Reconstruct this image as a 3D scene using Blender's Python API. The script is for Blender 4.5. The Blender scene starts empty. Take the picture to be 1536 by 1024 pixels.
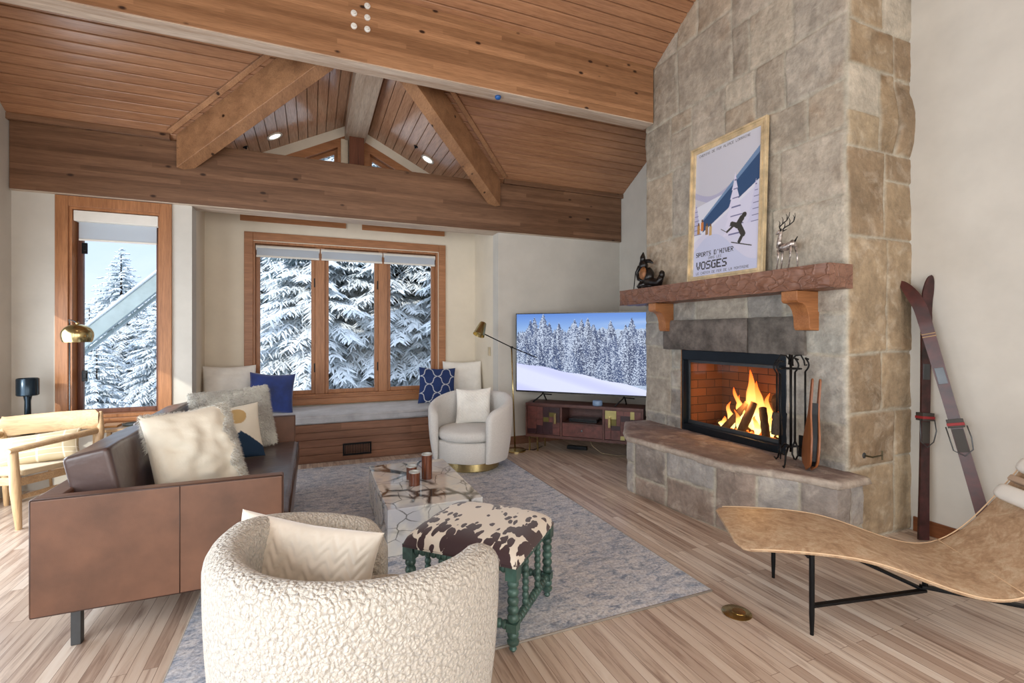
import bpy, math, random
import numpy as np
from mathutils import Vector, Matrix, noise
PI = math.pi
C = bpy.context.scene.collection
R = math.radians
rnd = random.Random(7)
MW = {}

# ---------------------------------------------------------------- materials
def lin(c):
    return tuple((x/12.92 if x <= .04045 else ((x+.055)/1.055)**2.4) for x in c)
def newmat(name, rough=.5, metal=0.0, spec=.5):
    m = bpy.data.materials.new(name); m.use_nodes = True
    nt = m.node_tree; b = nt.nodes['Principled BSDF']
    b.inputs['Roughness'].default_value = rough; b.inputs['Metallic'].default_value = metal
    b.inputs['Specular IOR Level'].default_value = spec
    return m, nt, b
def N(nt, kind, **kw):
    n = nt.nodes.new(kind)
    for k, v in kw.items():
        if k in n.inputs: n.inputs[k].default_value = v
        else: setattr(n, k, v)
    return n
def L(nt, a, b): nt.links.new(a, b)
def coords(nt, scale=(1,1,1), rot=(0,0,0), loc=(0,0,0)):
    tc = N(nt, 'ShaderNodeTexCoord'); mp = N(nt, 'ShaderNodeMapping')
    mp.inputs['Scale'].default_value = scale; mp.inputs['Rotation'].default_value = rot; mp.inputs['Location'].default_value = loc
    L(nt, tc.outputs['Object'], mp.inputs['Vector']); return mp.outputs['Vector']
def ramp(nt, fac, stops):
    r = N(nt, 'ShaderNodeValToRGB'); e = r.color_ramp.elements
    while len(e) < len(stops): e.new(.5)
    for i, (p, c) in enumerate(stops):
        e[i].position = p; e[i].color = (*lin(c), 1) if len(c) == 3 else c
    L(nt, fac, r.inputs['Fac']); return r.outputs['Color']
def noisen(nt, vec, scale, detail=6, rough=.6, dist=0):
    n = N(nt, 'ShaderNodeTexNoise'); n.inputs['Scale'].default_value = scale
    n.inputs['Detail'].default_value = detail; n.inputs['Roughness'].default_value = rough; n.inputs['Distortion'].default_value = dist
    L(nt, vec, n.inputs['Vector']); return n.outputs['Fac']
def mixc(nt, fac, a, b, mode='MIX'):
    m = N(nt, 'ShaderNodeMix'); m.data_type = 'RGBA'; m.blend_type = mode
    for s, v in ((m.inputs[0], fac), (m.inputs[6], a), (m.inputs[7], b)):
        if hasattr(v, 'is_output'): L(nt, v, s)
        elif isinstance(v, (int, float)): s.default_value = v
        else: s.default_value = (*lin(v), 1)
    return m.outputs[2]
def bump(nt, b, h, strength=.3, dist=.01):
    n = N(nt, 'ShaderNodeBump'); n.inputs['Strength'].default_value = strength; n.inputs['Distance'].default_value = dist
    L(nt, h, n.inputs['Height']); L(nt, n.outputs['Normal'], b.inputs['Normal'])
def plain(name, col, rough=.5, metal=0.0, spec=.5, var=.06, vs=6, bs=0, bscale=200, bd=.002):
    m, nt, b = newmat(name, rough, metal, spec)
    v = coords(nt)
    f = noisen(nt, v, vs, 4)
    c1 = tuple(max(0, x*(1-var)) for x in col); c2 = tuple(min(1, x*(1+var)) for x in col)
    L(nt, ramp(nt, f, [(.3, c1), (.7, c2)]), b.inputs['Base Color'])
    if bs: bump(nt, b, noisen(nt, v, bscale, 3), bs, bd)
    return m
def wood(name, c1, c2, axis='X', rough=.45, grain=18, lam=0, knots=True, spec=.4, dark=(.20,.12,.08), kscale=1.0):
    m, nt, b = newmat(name, rough, 0, spec)
    i = 'XYZ'.index(axis); sc = [1, 1, 1]; sc[i] = .06
    v = coords(nt, tuple(sc)); v0 = coords(nt)
    g = noisen(nt, v, grain, 7, .65, .4); c = ramp(nt, g, [(.3, c1), (.68, c2)])
    big = noisen(nt, v, 2.3, 3); c = mixc(nt, .35, c, ramp(nt, big, [(.35, c1), (.65, c2)]))
    fine = noisen(nt, v, 110, 4); c = mixc(nt, .35, c, ramp(nt, fine, [(.3, (.45, .4, .38)), (.6, (1, 1, 1))]), 'MULTIPLY')
    if lam:
        sx = N(nt, 'ShaderNodeSeparateXYZ'); L(nt, v0, sx.inputs[0])
        mu = N(nt, 'ShaderNodeMath', operation='MULTIPLY'); L(nt, sx.outputs['Z'], mu.inputs[0]); mu.inputs[1].default_value = lam
        fl = N(nt, 'ShaderNodeMath', operation='FLOOR'); L(nt, mu.outputs[0], fl.inputs[0])
        wx = N(nt, 'ShaderNodeMath', operation='MULTIPLY_ADD'); L(nt, sx.outputs['XYZ'.index(axis)], wx.inputs[0]); wx.inputs[1].default_value = .45
        L(nt, fl.outputs[0], wx.inputs[2]); wx2 = N(nt, 'ShaderNodeMath', operation='FLOOR')
        sh = N(nt, 'ShaderNodeMath', operation='MULTIPLY_ADD'); L(nt, fl.outputs[0], sh.inputs[0]); sh.inputs[1].default_value = .37; L(nt, wx.outputs[0], sh.inputs[2]); L(nt, sh.outputs[0], wx2.inputs[0])
        cb = N(nt, 'ShaderNodeCombineXYZ'); L(nt, fl.outputs[0], cb.inputs[0]); L(nt, wx2.outputs[0], cb.inputs[1])
        wn = N(nt, 'ShaderNodeTexWhiteNoise', noise_dimensions='3D'); L(nt, cb.outputs[0], wn.inputs[0])
        c = mixc(nt, 1.0, c, ramp(nt, wn.outputs['Value'], [(0, (.80, .78, .76)), (1, (1, 1, 1))]), 'MULTIPLY')
    if knots:
        s2 = [5*kscale]*3; s2[i] = 2.6*kscale
        vo = N(nt, 'ShaderNodeTexVoronoi'); L(nt, coords(nt, tuple(s2)), vo.inputs['Vector']); vo.inputs['Scale'].default_value = 1.0
        k = ramp(nt, vo.outputs['Distance'], [(.07, (1, 1, 1)), (.135, (0, 0, 0))])
        c = mixc(nt, k, c, dark)
    L(nt, c, b.inputs['Base Color']); bump(nt, b, g, .25, .004)
    return m
def boards(name, c1, c2, c3, length, width, along='Y', rough=.35, gap=.002, spec=.5, tint=(1,1,1)):
    m, nt, b = newmat(name, rough, 0, spec)
    v = coords(nt, rot=(0, 0, PI/2 if along == 'Y' else 0))
    br = N(nt, 'ShaderNodeTexBrick'); L(nt, v, br.inputs['Vector'])
    br.offset = .37; br.offset_frequency = 2; br.squash = 1
    br.inputs['Color1'].default_value = (0, 0, 0, 1); br.inputs['Color2'].default_value = (1, 1, 1, 1); br.inputs['Mortar'].default_value = (.5, .5, .5, 1)
    br.inputs['Scale'].default_value = 1; br.inputs['Mortar Size'].default_value = gap; br.inputs['Mortar Smooth'].default_value = .1
    br.inputs['Brick Width'].default_value = length; br.inputs['Row Height'].default_value = width
    base = ramp(nt, br.outputs['Color'], [(0, c1), (.45, c2), (.8, c2), (1, c3)])
    sc = (1, .07, 1) if along == 'Y' else (.07, 1, 1)
    gv = coords(nt, sc)
    add = N(nt, 'ShaderNodeVectorMath', operation='ADD'); L(nt, gv, add.inputs[0])
    sclr = N(nt, 'ShaderNodeVectorMath', operation='SCALE'); L(nt, br.outputs['Color'], sclr.inputs[0]); sclr.inputs['Scale'].default_value = 7
    L(nt, sclr.outputs[0], add.inputs[1])
    g = noisen(nt, add.outputs[0], 22, 7, .65, .6)
    c = mixc(nt, .8, base, ramp(nt, g, [(.3, (.55, .42, .36)), (.5, (.95, .92, .9)), (.7, (1, 1, 1))]), 'MULTIPLY')
    c = mixc(nt, br.outputs['Fac'], c, (.50, .41, .35))
    L(nt, c, b.inputs['Base Color']); bump(nt, b, g, .08, .002)
    return m
def colmat(name, rough=.6, metal=0, emit=0, bs=0, bscale=150, bd=.002, spec=.4, nvar=0, nscale=30, kind='noise'):
    m, nt, b = newmat(name, rough, metal, spec)
    a = N(nt, 'ShaderNodeVertexColor', layer_name='Col'); c = a.outputs['Color']
    v = coords(nt)
    if nvar: c = mixc(nt, 1.0, c, ramp(nt, noisen(nt, v, nscale, 8, .7), [(.25, (1-nvar,)*3), (.7, (1, 1, 1))]), 'MULTIPLY')
    L(nt, c, b.inputs['Base Color'])
    if kind == 'stone':
        c = mixc(nt, ramp(nt, noisen(nt, v, 6, 7, .7, .8), [(.50, (0,0,0)), (.68, (.55,.55,.55))]), c, (.90,.86,.79))
        c = mixc(nt, ramp(nt, noisen(nt, v, 4.3, 6, .7, 1.2), [(.54, (0,0,0)), (.72, (.40,.40,.40))]), c, (.52,.44,.36))
        c = mixc(nt, ramp(nt, noisen(nt, v, 23, 4, .7, 1.0), [(.58, (0,0,0)), (.68, (.35,.35,.35))]), c, (.46,.40,.34))
        L(nt, c, b.inputs['Base Color'])
    if emit:
        L(nt, c, b.inputs['Emission Color']); b.inputs['Emission Strength'].default_value = emit
        b.inputs['Base Color'].default_value = (0, 0, 0, 1)
        for l in list(b.inputs['Base Color'].links): nt.links.remove(l)
    if bs: bump(nt, b, noisen(nt, v, bscale, 5), bs, bd)
    return m

# ---------------------------------------------------------------- mesh builder
class MB:
    def __init__(s): s.v = []; s.f = []; s.c = {}; s.mi = {}
    def add(s, vs, fs, col=None, mi=0):
        o = len(s.v); s.v += [tuple(v) for v in vs]
        for f in fs:
            if mi: s.mi[len(s.f)] = mi
            s.f.append(tuple(i+o for i in f))
        if col is not None:
            if isinstance(col, list):
                for i, c in enumerate(col): s.c[o+i] = c
            else:
                for i in range(len(vs)): s.c[o+i] = col
        return s
    def box(s, a, b, col=None, mi=0):
        x0, y0, z0 = a; x1, y1, z1 = b
        return s.add([(x0,y0,z0),(x1,y0,z0),(x1,y1,z0),(x0,y1,z0),(x0,y0,z1),(x1,y0,z1),(x1,y1,z1),(x0,y1,z1)],
                     [(3,2,1,0),(4,5,6,7),(0,1,5,4),(1,2,6,5),(2,3,7,6),(3,0,4,7)], col, mi)
    def beam(s, p, q, w, h, up=(0,0,1), col=None):
        p = Vector(p); q = Vector(q); d = (q-p).normalized(); sd = d.cross(Vector(up)).normalized(); u = sd.cross(d)
        vs = []
        for e in (p, q):
            for a, b in ((-1,-1),(1,-1),(1,1),(-1,1)): vs.append(e+sd*a*w/2+u*b*h/2)
        return s.add(vs, [(3,2,1,0),(4,5,6,7),(0,1,5,4),(1,2,6,5),(2,3,7,6),(3,0,4,7)], col)
    def tube(s, pts, r, n=10, col=None, cap=True):
        pts = [Vector(p) for p in pts]; rs = r if isinstance(r, (list, tuple)) else [r]*len(pts)
        o = []; prev = None
        for i, p in enumerate(pts):
            d = (pts[min(i+1, len(pts)-1)]-pts[max(i-1, 0)]).normalized()
            if prev is None: a = Vector((0,0,1)) if abs(d.z) < .9 else Vector((1,0,0)); u = d.cross(a).normalized()
            else: u = (prev-d*prev.dot(d)).normalized()
            prev = u; w = d.cross(u)
            for k in range(n):
                t = 2*PI*k/n; o.append(p+(u*math.cos(t)+w*math.sin(t))*rs[i])
        fs = [(i*n+k, i*n+(k+1)%n, (i+1)*n+(k+1)%n, (i+1)*n+k) for i in range(len(pts)-1) for k in range(n)]
        if cap: fs += [tuple(reversed(range(n))), tuple(range((len(pts)-1)*n, len(pts)*n))]
        return s.add(o, fs, col)
    def lathe(s, prof, n=24, c=(0,0,0), ax=None, col=None):
        # prof: (r, z)
        vs = []; M = Matrix.Identity(3)
        if ax is not None: M = Vector((0,0,1)).rotation_difference(Vector(ax)).to_matrix()
        for r, z in prof:
            for k in range(n):
                t = 2*PI*k/n; vs.append(Vector(c)+M@Vector((r*math.cos(t), r*math.sin(t), z)))
        m = len(prof); fs = [(i*n+k, i*n+(k+1)%n, (i+1)*n+(k+1)%n, (i+1)*n+k) for i in range(m-1) for k in range(n)]
        if prof[0][0] > 1e-4: fs.append(tuple(reversed(range(n))))
        if prof[-1][0] > 1e-4: fs.append(tuple(range((m-1)*n, m*n)))
        return s.add(vs, fs, col)
    def prism(s, poly, z0, z1, M=None, col=None):
        n = len(poly); vs = [Vector((x, y, z0)) for x, y in poly]+[Vector((x, y, z1)) for x, y in poly]
        if M is not None: vs = [M@v for v in vs]
        return s.add(vs, [tuple(reversed(range(n))), tuple(range(n, 2*n))]+[(i, (i+1)%n, n+(i+1)%n, n+i) for i in range(n)], col)
    def grid(s, P, col=None, close_u=False):
        # P[i][j] points
        a = len(P); b = len(P[0]); vs = [p for row in P for p in row]
        fs = [(i*b+j, i*b+(j+1)%b, ((i+1)%a)*b+(j+1)%b, ((i+1)%a)*b+j) for i in range(a if close_u else a-1) for j in range(b-1)]
        return s.add(vs, fs, [c for row in col for c in row] if col else None)
    def blob(s, c, r, n=10, jit=0, seed=0, col=None):
        c = Vector(c); r = Vector(r) if not isinstance(r, (int, float)) else Vector((r,)*3); vs = []
        for i in range(n+1):
            th = PI*i/n
            for k in range(2*n):
                ph = PI*k/n; d = Vector((math.sin(th)*math.cos(ph), math.sin(th)*math.sin(ph), math.cos(th)))
                q = 1+jit*noise.noise(d*2.2+Vector((seed*7.1, 0, 0)))
                vs.append(c+Vector((d.x*r.x, d.y*r.y, d.z*r.z))*q)
        fs = [(i*2*n+k, (i+1)*2*n+k, (i+1)*2*n+(k+1)%(2*n), i*2*n+(k+1)%(2*n)) for i in range(n) for k in range(2*n)]
        return s.add(vs, fs, col)

def chain(o): return MW[o.name]
def obj(name, mb, m=None, parent=None, smooth=False, bevel=0, world=True, kind=None, seg=2, subsurf=0, ang=40):
    vs = mb.v; M = Matrix.Identity(4)
    if parent is not None:
        M = chain(parent)
        if world: Mi = M.inverted(); vs = [tuple(Mi@Vector(v)) for v in vs]
    me = bpy.data.meshes.new(name); me.from_pydata([tuple(v) for v in vs], [], mb.f); me.update()
    for mm in (m if isinstance(m, list) else [m]):
        if mm: me.materials.append(mm)
    for i, k in mb.mi.items(): me.polygons[i].material_index = k
    if mb.c:
        at = me.color_attributes.new('Col', 'FLOAT_COLOR', 'POINT')
        arr = np.ones((len(vs), 4), dtype=np.float32)
        for i, c in mb.c.items(): arr[i, :3] = c
        at.data.foreach_set('color', arr.ravel())
    o = bpy.data.objects.new(name, me); C.objects.link(o)
    if parent is not None: o.parent = parent
    MW[o.name] = M.copy()
    if smooth:
        me.polygons.foreach_set('use_smooth', [True]*len(me.polygons))
        if smooth == 'auto': me.set_sharp_from_angle(angle=R(ang))
    if bevel:
        b = o.modifiers.new('Bevel', 'BEVEL'); b.width = bevel; b.segments = seg; b.limit_method = 'ANGLE'; b.angle_limit = R(40); b.use_clamp_overlap = True
        me.polygons.foreach_set('use_smooth', [True]*len(me.polygons)); me.set_sharp_from_angle(angle=R(180))
        wn = o.modifiers.new('WN', 'WEIGHTED_NORMAL')
    if subsurf:
        sm = o.modifiers.new('Sub', 'SUBSURF'); sm.levels = sm.render_levels = subsurf
    if kind: o['kind'] = kind
    return o
def tag(o, label, cat, group=None, kind=None):
    o['label'] = label; o['category'] = cat
    if group: o['group'] = group
    if kind: o['kind'] = kind
    return o
def thing(name, label, cat, loc=(0,0,0), rotz=0, group=None, rot=None):
    o = bpy.data.objects.new(name, None); C.objects.link(o); o.empty_display_size = .1
    o.location = loc; o.rotation_euler = rot if rot else (0, 0, rotz)
    MW[o.name] = Matrix.LocRotScale(Vector(loc), o.rotation_euler.copy(), Vector((1,1,1)))
    return tag(o, label, cat, group)
def solo(name, mb, m, label, cat, loc=(0,0,0), rot=(0,0,0), group=None, **kw):
    o = obj(name, mb, m, None, **kw); o.location = loc; o.rotation_euler = rot
    MW[o.name] = Matrix.LocRotScale(Vector(loc), o.rotation_euler.copy(), Vector((1,1,1)))
    return tag(o, label, cat, group)
def S(name, mb, m, parent=None, **kw):
    o = obj(name, mb, m, parent, **kw)
    if parent is None: o['kind'] = 'structure'
    return o
def dup(root, loc=None, rot=None, label=None):
    r = root.copy(); C.objects.link(r)
    for ch in list(root.children):
        c = ch.copy(); C.objects.link(c); c.parent = r
        for g in list(ch.children):
            d = g.copy(); C.objects.link(d); d.parent = c
    if loc is not None: r.location = loc
    if rot is not None: r.rotation_euler = rot
    if label: r['label'] = label
    MW[r.name] = Matrix.LocRotScale(Vector(r.location), r.rotation_euler.copy(), Vector(r.scale))
    return r
# ---------------------------------------------------------------- shared materials
WALL = plain('wall_plaster', (.79,.775,.74), .85, var=.025, vs=3, bs=.12, bscale=35, bd=.004)
BAYW = plain('bay_plaster', (.88,.84,.765), .85, var=.02, vs=3, bs=.12, bscale=35, bd=.004)
BEAMM = wood('beam_wood_x', (.58,.41,.28), (.79,.60,.44), 'X', .42, 9, lam=24, kscale=1.5)
HEADM = wood('header_wood', (.42,.30,.22), (.62,.47,.36), 'X', .38, 9, lam=20, kscale=1.4)
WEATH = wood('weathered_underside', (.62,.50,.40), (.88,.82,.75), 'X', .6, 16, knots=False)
RAFTM = wood('rafter_wood', (.52,.37,.26), (.72,.54,.39), 'Y', .42, 9, kscale=1.4)
CEILM = wood('ceiling_board_x', (.56,.39,.28), (.72,.53,.39), 'X', .26, 12, knots=False, spec=.6)
CEILY = wood('ceiling_board_y', (.68,.50,.38), (.84,.67,.54), 'Y', .18, 12, knots=False, spec=.7)
TRIMX = wood('window_trim_x', (.58,.38,.24), (.74,.52,.35), 'X', .38, 16, knots=False)
TRIMZ = wood('window_trim_z', (.58,.38,.24), (.74,.52,.35), 'Z', .38, 16, knots=False)
BENCHM = wood('bench_wood', (.42,.28,.21), (.62,.45,.35), 'X', .4, 9, lam=8, knots=False)
BASEM = wood('baseboard_wood', (.42,.25,.15), (.58,.36,.22), 'Y', .4, 12, knots=False)
BLACK = plain('black_metal', (.07,.075,.085), .38, .6)
BRASS = plain('brass', (.74,.67,.48), .25, 1.0, var=.05)
CHROME = plain('steel', (.75,.75,.74), .25, 1.0)
WHITEP = plain('white_paint', (.88,.87,.84), .6)
GREYM = plain('grey_metal', (.34,.35,.36), .4, .8)

def glassmat(name, tint=(.96,.98,.98)):
    m, nt, b = newmat(name); nt.nodes.remove(b)
    t = N(nt, 'ShaderNodeBsdfTransparent'); t.inputs[0].default_value = (*tint, 1)
    g = N(nt, 'ShaderNodeBsdfGlossy'); g.inputs['Roughness'].default_value = .02
    fr = N(nt, 'ShaderNodeFresnel'); fr.inputs['IOR'].default_value = 1.12
    mx = N(nt, 'ShaderNodeMixShader'); L(nt, fr.outputs[0], mx.inputs[0]); L(nt, t.outputs[0], mx.inputs[1]); L(nt, g.outputs[0], mx.inputs[2])
    L(nt, mx.outputs[0], nt.nodes['Material Output'].inputs['Surface']); return m
GLASS = glassmat('window_glass')

# ---------------------------------------------------------------- room dimensions
XL, XR, YB = -2.62, 4.24, 6.0
YS = -3.2; YR = .6                                   # south wall, ridge line
def zc(y): return 3.5+.555*(6-y) if y >= YR else 3.5+.555*(6-YR)-.555*(YR-y)
ZR, XC, SD, YG = 4.36, .5, .5, 6.9                   # dormer ridge height, centre, slope, gable wall
def zd(x): return ZR-SD*abs(x-XC)
def vx(y): return max(0, (ZR-zc(y))/SD)              # half width of the dormer opening at y

# floor
FLOORM = boards('floor_boards', (.72,.64,.58), (.83,.77,.71), (.90,.86,.81), 1.1, .058, 'Y', .28, .0012)
S('floor', MB().box((XL-.2, YS-.2, -.12), (XR+.2, 7.1, 0)), FLOORM)

# walls with openings
def wall_panels(mb, x0, x1, z0, z1, y0, y1, holes):
    xs = sorted(set([x0, x1]+[h[0] for h in holes]+[h[1] for h in holes])); zs = sorted(set([z0, z1]+[h[2] for h in holes]+[h[3] for h in holes]))
    for a, b in zip(xs, xs[1:]):
        run = None
        for c, d in zip(zs, zs[1:]):
            mx, mz = (a+b)/2, (c+d)/2
            if any(h[0] < mx < h[1] and h[2] < mz < h[3] for h in holes):
                if run: mb.box((a, y0, run[0]), (b, y1, run[1])); run = None
            else: run = (run[0] if run else c, d)
        if run: mb.box((a, y0, run[0]), (b, y1, run[1]))
W1 = (-2.20, -1.44, .66, 2.75)        # left window opening
BX0, BX1 = -1.174, 2.30
mb = MB(); wall_panels(mb, XL-.2, BX0, 0, 2.86, YB, YB+.2, [W1]); mb.box((BX1, YB, 0), (XR+.2, YB+.2, 2.86))
S('wall_back', mb, WALL)
W2 = (-.70, 1.70, .66, 2.68)          # bay window opening
mb = MB(); CL = (-.70, .37, 3.02); CR = (.69, 1.74, 3.02)
wall_panels(mb, -1.36, 2.44, 0, 2.98, YG, YG+.2, [W2])
# gable part with two trapezoid openings
def quad_prism(mb, pts, y0, y1):
    n = len(pts); vs = [(x, y0, z) for x, z in pts]+[(x, y1, z) for x, z in pts]
    mb.add(vs, [tuple(range(n)), tuple(reversed(range(n, 2*n)))]+[((i+1)%n, i, n+i, n+(i+1)%n) for i in range(n)])
g = .20  # plaster band under the ceiling
def zt(x): return zd(x)-g
for pts in ([(-1.36,2.98),(-.78,2.98),(-.78,zd(-.78)),(-1.36,zd(-1.36))], [(.37,2.98),(.69,2.98),(.69,zd(.69)),(.5,ZR),(.37,zd(.37))],
            [(1.74,2.98),(2.44,2.98),(2.44,zd(2.44)),(1.74,zd(1.74))], [(-.78,zt(-.78)),(.37,zt(.37)),(.37,zd(.37)),(-.78,zd(-.78))],
            [(.69,zt(.69)),(1.74,zt(1.74)),(1.74,zd(1.74)),(.69,zd(.69))]):
    quad_prism(mb, pts, YG, YG+.2)
S('wall_bay', mb, BAYW)
mb = MB(); mb.prism([(BX0-.2,YB+.2),(BX0,YB+.2),(-1.22,YG),(-1.22,YG+.2),(-1.42,YG+.2)], 0, zd(-1.2)+.1)
S('wall_bay_left', mb, BAYW)
mb = MB(); mb.prism([(BX1+.2,YB+.2),(2.48,YG+.2),(2.27,YG+.2),(2.27,YG),(BX1,YB+.2)], 0, zd(2.3)+.1)
S('wall_bay_right', mb, BAYW)
# side walls: polygon profile in YZ
def side_wall(name, x0, x1, holes):
    mb = MB()
    ys = sorted(set([YS-.2, YB+.2, YR]+[h[0] for h in holes]+[h[1] for h in holes]))
    for a, b in zip(ys, ys[1:]):
        hs = [h for h in holes if h[0] < (a+b)/2 < h[1]]
        def seg(za, zb, top=False):
            z1a, z1b = (zc(a)+.12, zc(b)+.12) if top else (zb, zb)
            mb.add([(x0,a,za),(x1,a,za),(x1,b,za),(x0,b,za),(x0,a,z1a),(x1,a,z1a),(x1,b,z1b),(x0,b,z1b)],
                   [(3,2,1,0),(4,5,6,7),(0,1,5,4),(1,2,6,5),(2,3,7,6),(3,0,4,7)])
        z = 0
        for h in hs:
            if h[2] > z: seg(z, h[2])
            z = h[3]
        seg(z, 0, True)
    return S(name, mb, WALL)
side_wall('wall_left', XL-.2, XL, [(3.35, 5.5, .08, 2.02), (-1.4, 1.9, .5, 2.9)])
side_wall('wall_right', XR, XR+.2, [])
mb = MB(); wall_panels(mb, XL-.2, XR+.2, 0, zc(YS)+.1, YS-.2, YS, [(-2.0, .4, .1, 3.2), (1.1, 3.7, .1, 3.2)])
S('wall_south', mb, WALL)

# ceiling: boards with grooves over a backing, opening for the dormer
mb = MB(); bw = .092
def slab(mb, x0, x1, ya, yb_, lift, th, x0b=None, x1b=None):
    x0b = x0 if x0b is None else x0b; x1b = x1 if x1b is None else x1b
    za, zb = zc(ya)+lift, zc(yb_)+lift
    mb.add([(x0,ya,za),(x1,ya,za),(x1b,yb_,zb),(x0b,yb_,zb),(x0,ya,za+th),(x1,ya,za+th),(x1b,yb_,zb+th),(x0b,yb_,zb+th)],
           [(3,2,1,0),(4,5,6,7),(0,1,5,4),(1,2,6,5),(2,3,7,6),(3,0,4,7)])
y = 6.0
while y > YR+.02:
    y2 = max(y-bw, YR); ya, yb2 = y2+.005, y-.005; segs = []
    if vx(yb2) > .02:
        slab(mb, XL, XC-vx(ya), ya, yb2, 0, .02, XL, XC-vx(yb2)); slab(mb, XC+vx(ya), XR, ya, yb2, 0, .02, XC+vx(yb2), XR)
    else: slab(mb, XL, XR, ya, yb2, 0, .02)
    y = y2
y = YR
while y > YS: slab(mb, XL, XR, max(y-bw, YS)+.004, y-.004, 0, .02); y -= bw
S('ceiling', mb, CEILM, bevel=.004, seg=1); mb = MB()
for k in range(12):        # backing around the dormer opening
    ya = 4.45+1.55*k/12; yb2 = 4.45+1.55*(k+1)/12
    slab(mb, XL-.2, XC-vx(ya), ya, yb2, .022, .12, XL-.2, XC-vx(yb2)); slab(mb, XC+vx(ya), XR+.2, ya, yb2, .022, .12, XC+vx(yb2), XR+.2)
slab(mb, XL-.2, XR+.2, YR, 4.45, .022, .12); slab(mb, XL-.2, XR+.2, YS-.2, YR, .022, .12)
S('ceiling_backing', mb, plain('backing_groove_shade', (.16,.09,.06), .8))  # dark colour stands in for the shade inside the board grooves
# dormer ceiling: boards along Y
mb = MB(); x = 0; bw2 = .11
while x < 1.95:
    xa, xb = x+.004, x+bw2-.004
    for sg in (-1, 1):
        def yv(d): return max(4.45, min(6.0, 6-((ZR-SD*d)-3.5)/.555))
        pts = [(XC+sg*xa, yv(xa), ZR-SD*xa), (XC+sg*xb, yv(xb), ZR-SD*xb), (XC+sg*xb, YG, ZR-SD*xb), (XC+sg*xa, YG, ZR-SD*xa)]
        up = [(p[0], p[1], p[2]+.02) for p in pts]
        f = [(3,2,1,0),(4,5,6,7),(0,1,5,4),(1,2,6,5),(2,3,7,6),(3,0,4,7)]
        if sg > 0: f = [tuple(reversed(q)) for q in f]
        mb.add(pts+up, f)
    x += bw2
for sg in (-1, 1):
    p0 = [(XC, 4.46, ZR+.022), (XC+sg*1.70, 6.02, ZR-.85+.022), (XC+sg*2.1, 6.06, ZR-1.05+.022), (XC+sg*2.1, YG+.5, ZR-1.05+.022), (XC, YG+.5, ZR+.022)]
    mb.add(p0+[(a, b, c+.12) for a, b, c in p0], [(4,3,2,1,0),(5,6,7,8,9)]+[(i, (i+1)%5, 5+(i+1)%5, 5+i) for i in range(5)])
S('ceiling_dormer', mb, CEILY)

# beams
def rough_box(mb, a, b, n=1): return mb.box(a, b)
t = thing('ceiling_beam', 'thick knotty timber beam across the room above the sofa, with white bolt heads', 'beam', (.44, 4.39, 3.82))
obj('timber', MB().box((XL+.005, 4.30, 3.828), (3.49, 4.48, 4.445)), BEAMM, t, bevel=.008)
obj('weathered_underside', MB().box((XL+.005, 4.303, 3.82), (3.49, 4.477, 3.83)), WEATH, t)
for bx, bz in ((.44,4.32),(.44,4.22),(.44,4.12),(.33,4.23),(.33,4.12)):
    obj('bolt_head', MB().lathe([(.0,.022),(.012,.022),(.014,.012),(.025,.01),(.026,0)][::-1], 14, (bx, 4.30, bz), (0,-1,0)), WHITEP, t, smooth='auto')
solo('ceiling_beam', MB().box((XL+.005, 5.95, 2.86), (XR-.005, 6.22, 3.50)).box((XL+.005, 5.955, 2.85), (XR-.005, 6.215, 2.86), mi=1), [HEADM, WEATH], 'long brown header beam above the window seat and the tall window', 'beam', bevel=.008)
def rafter(p0, p1, label, ends):
    t = thing('valley_rafter', label, 'beam', p0)
    d = (Vector(p1)-Vector(p0)).normalized()
    sd = d.cross(Vector((0,0,1))).normalized(); w = .075; h = .34
    vs = []
    for e in (Vector(p0), Vector(p1)):
        for a, b in ((-1,-1),(1,-1),(1,0),(-1,0)): vs.append(e+sd*a*w+Vector((0,0,b*h)))
    obj('timber', MB().add(vs, [(3,2,1,0),(4,5,6,7),(0,1,5,4),(1,2,6,5),(2,3,7,6),(3,0,4,7)]), RAFTM, t, bevel=.006)
    for e in ends: obj('bolt_head', MB().lathe([(.02,0),(.02,.006),(.012,.014),(0,.014)], 12, e, sd*(1 if p0[0] < 0 else -1)*(-1)), WHITEP, t, smooth='auto')
    return t, sd
rafter((-1.24, 5.95, 3.55), (.44, 4.36, 4.425), 'diagonal beam meeting the header beam left of the dormer', [])
rafter((2.24, 5.95, 3.52), (.56, 4.36, 4.39), 'diagonal beam meeting the header beam right of the dormer', [])
for name, x0, y0, x1, y1, lab in (('l', -1.345, 5.86, .285, 4.32, ''), ('r', 2.345, 5.86, .715, 4.32, '')):
    a = (x0, y0, zc(y0)-.02); b = (x1, y1, zc(y1)-.02)
    S('trim_%d' % (1 if name == 'l' else 2), MB().beam(a, b, .05, .03, (0, .485, .874)), RAFTM, bevel=.004)
S('trim_3', MB().box((XL, 5.90, 3.49), (XC-1.85, 5.95, 3.55)), HEADM, bevel=.004)
S('trim_4', MB().box((XC+1.85, 5.90, 3.49), (XR, 5.95, 3.55)), HEADM, bevel=.004)
t = thing('ridge_beam', 'whitewashed dormer ridge beam between the slanted dormer boards', 'beam', (.53, 6.9, 4.11))
RIDGE = wood('ridge_whitewash', (.62,.50,.40), (.86,.80,.72), 'Y', .5, 14, knots=False)
obj('timber', MB().box((.41, 4.46, 4.11), (.675, 6.89, 4.42)), RIDGE, t, bevel=.006)
solo('king_post', MB().box((.455, 6.68, 3.50), (.645, 6.87, 4.11)), wood('post_wood', (.36,.20,.13), (.50,.30,.20), 'Z', .4, 12, knots=False), 'short dark post standing on the header beam below the ridge beam', 'post', bevel=.006)
S('trim_5', MB().box((.36, 6.84, 3.05), (.45, 6.895, 4.12)), plain('post_cream', (.80,.74,.64), .6), bevel=.003)
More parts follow.
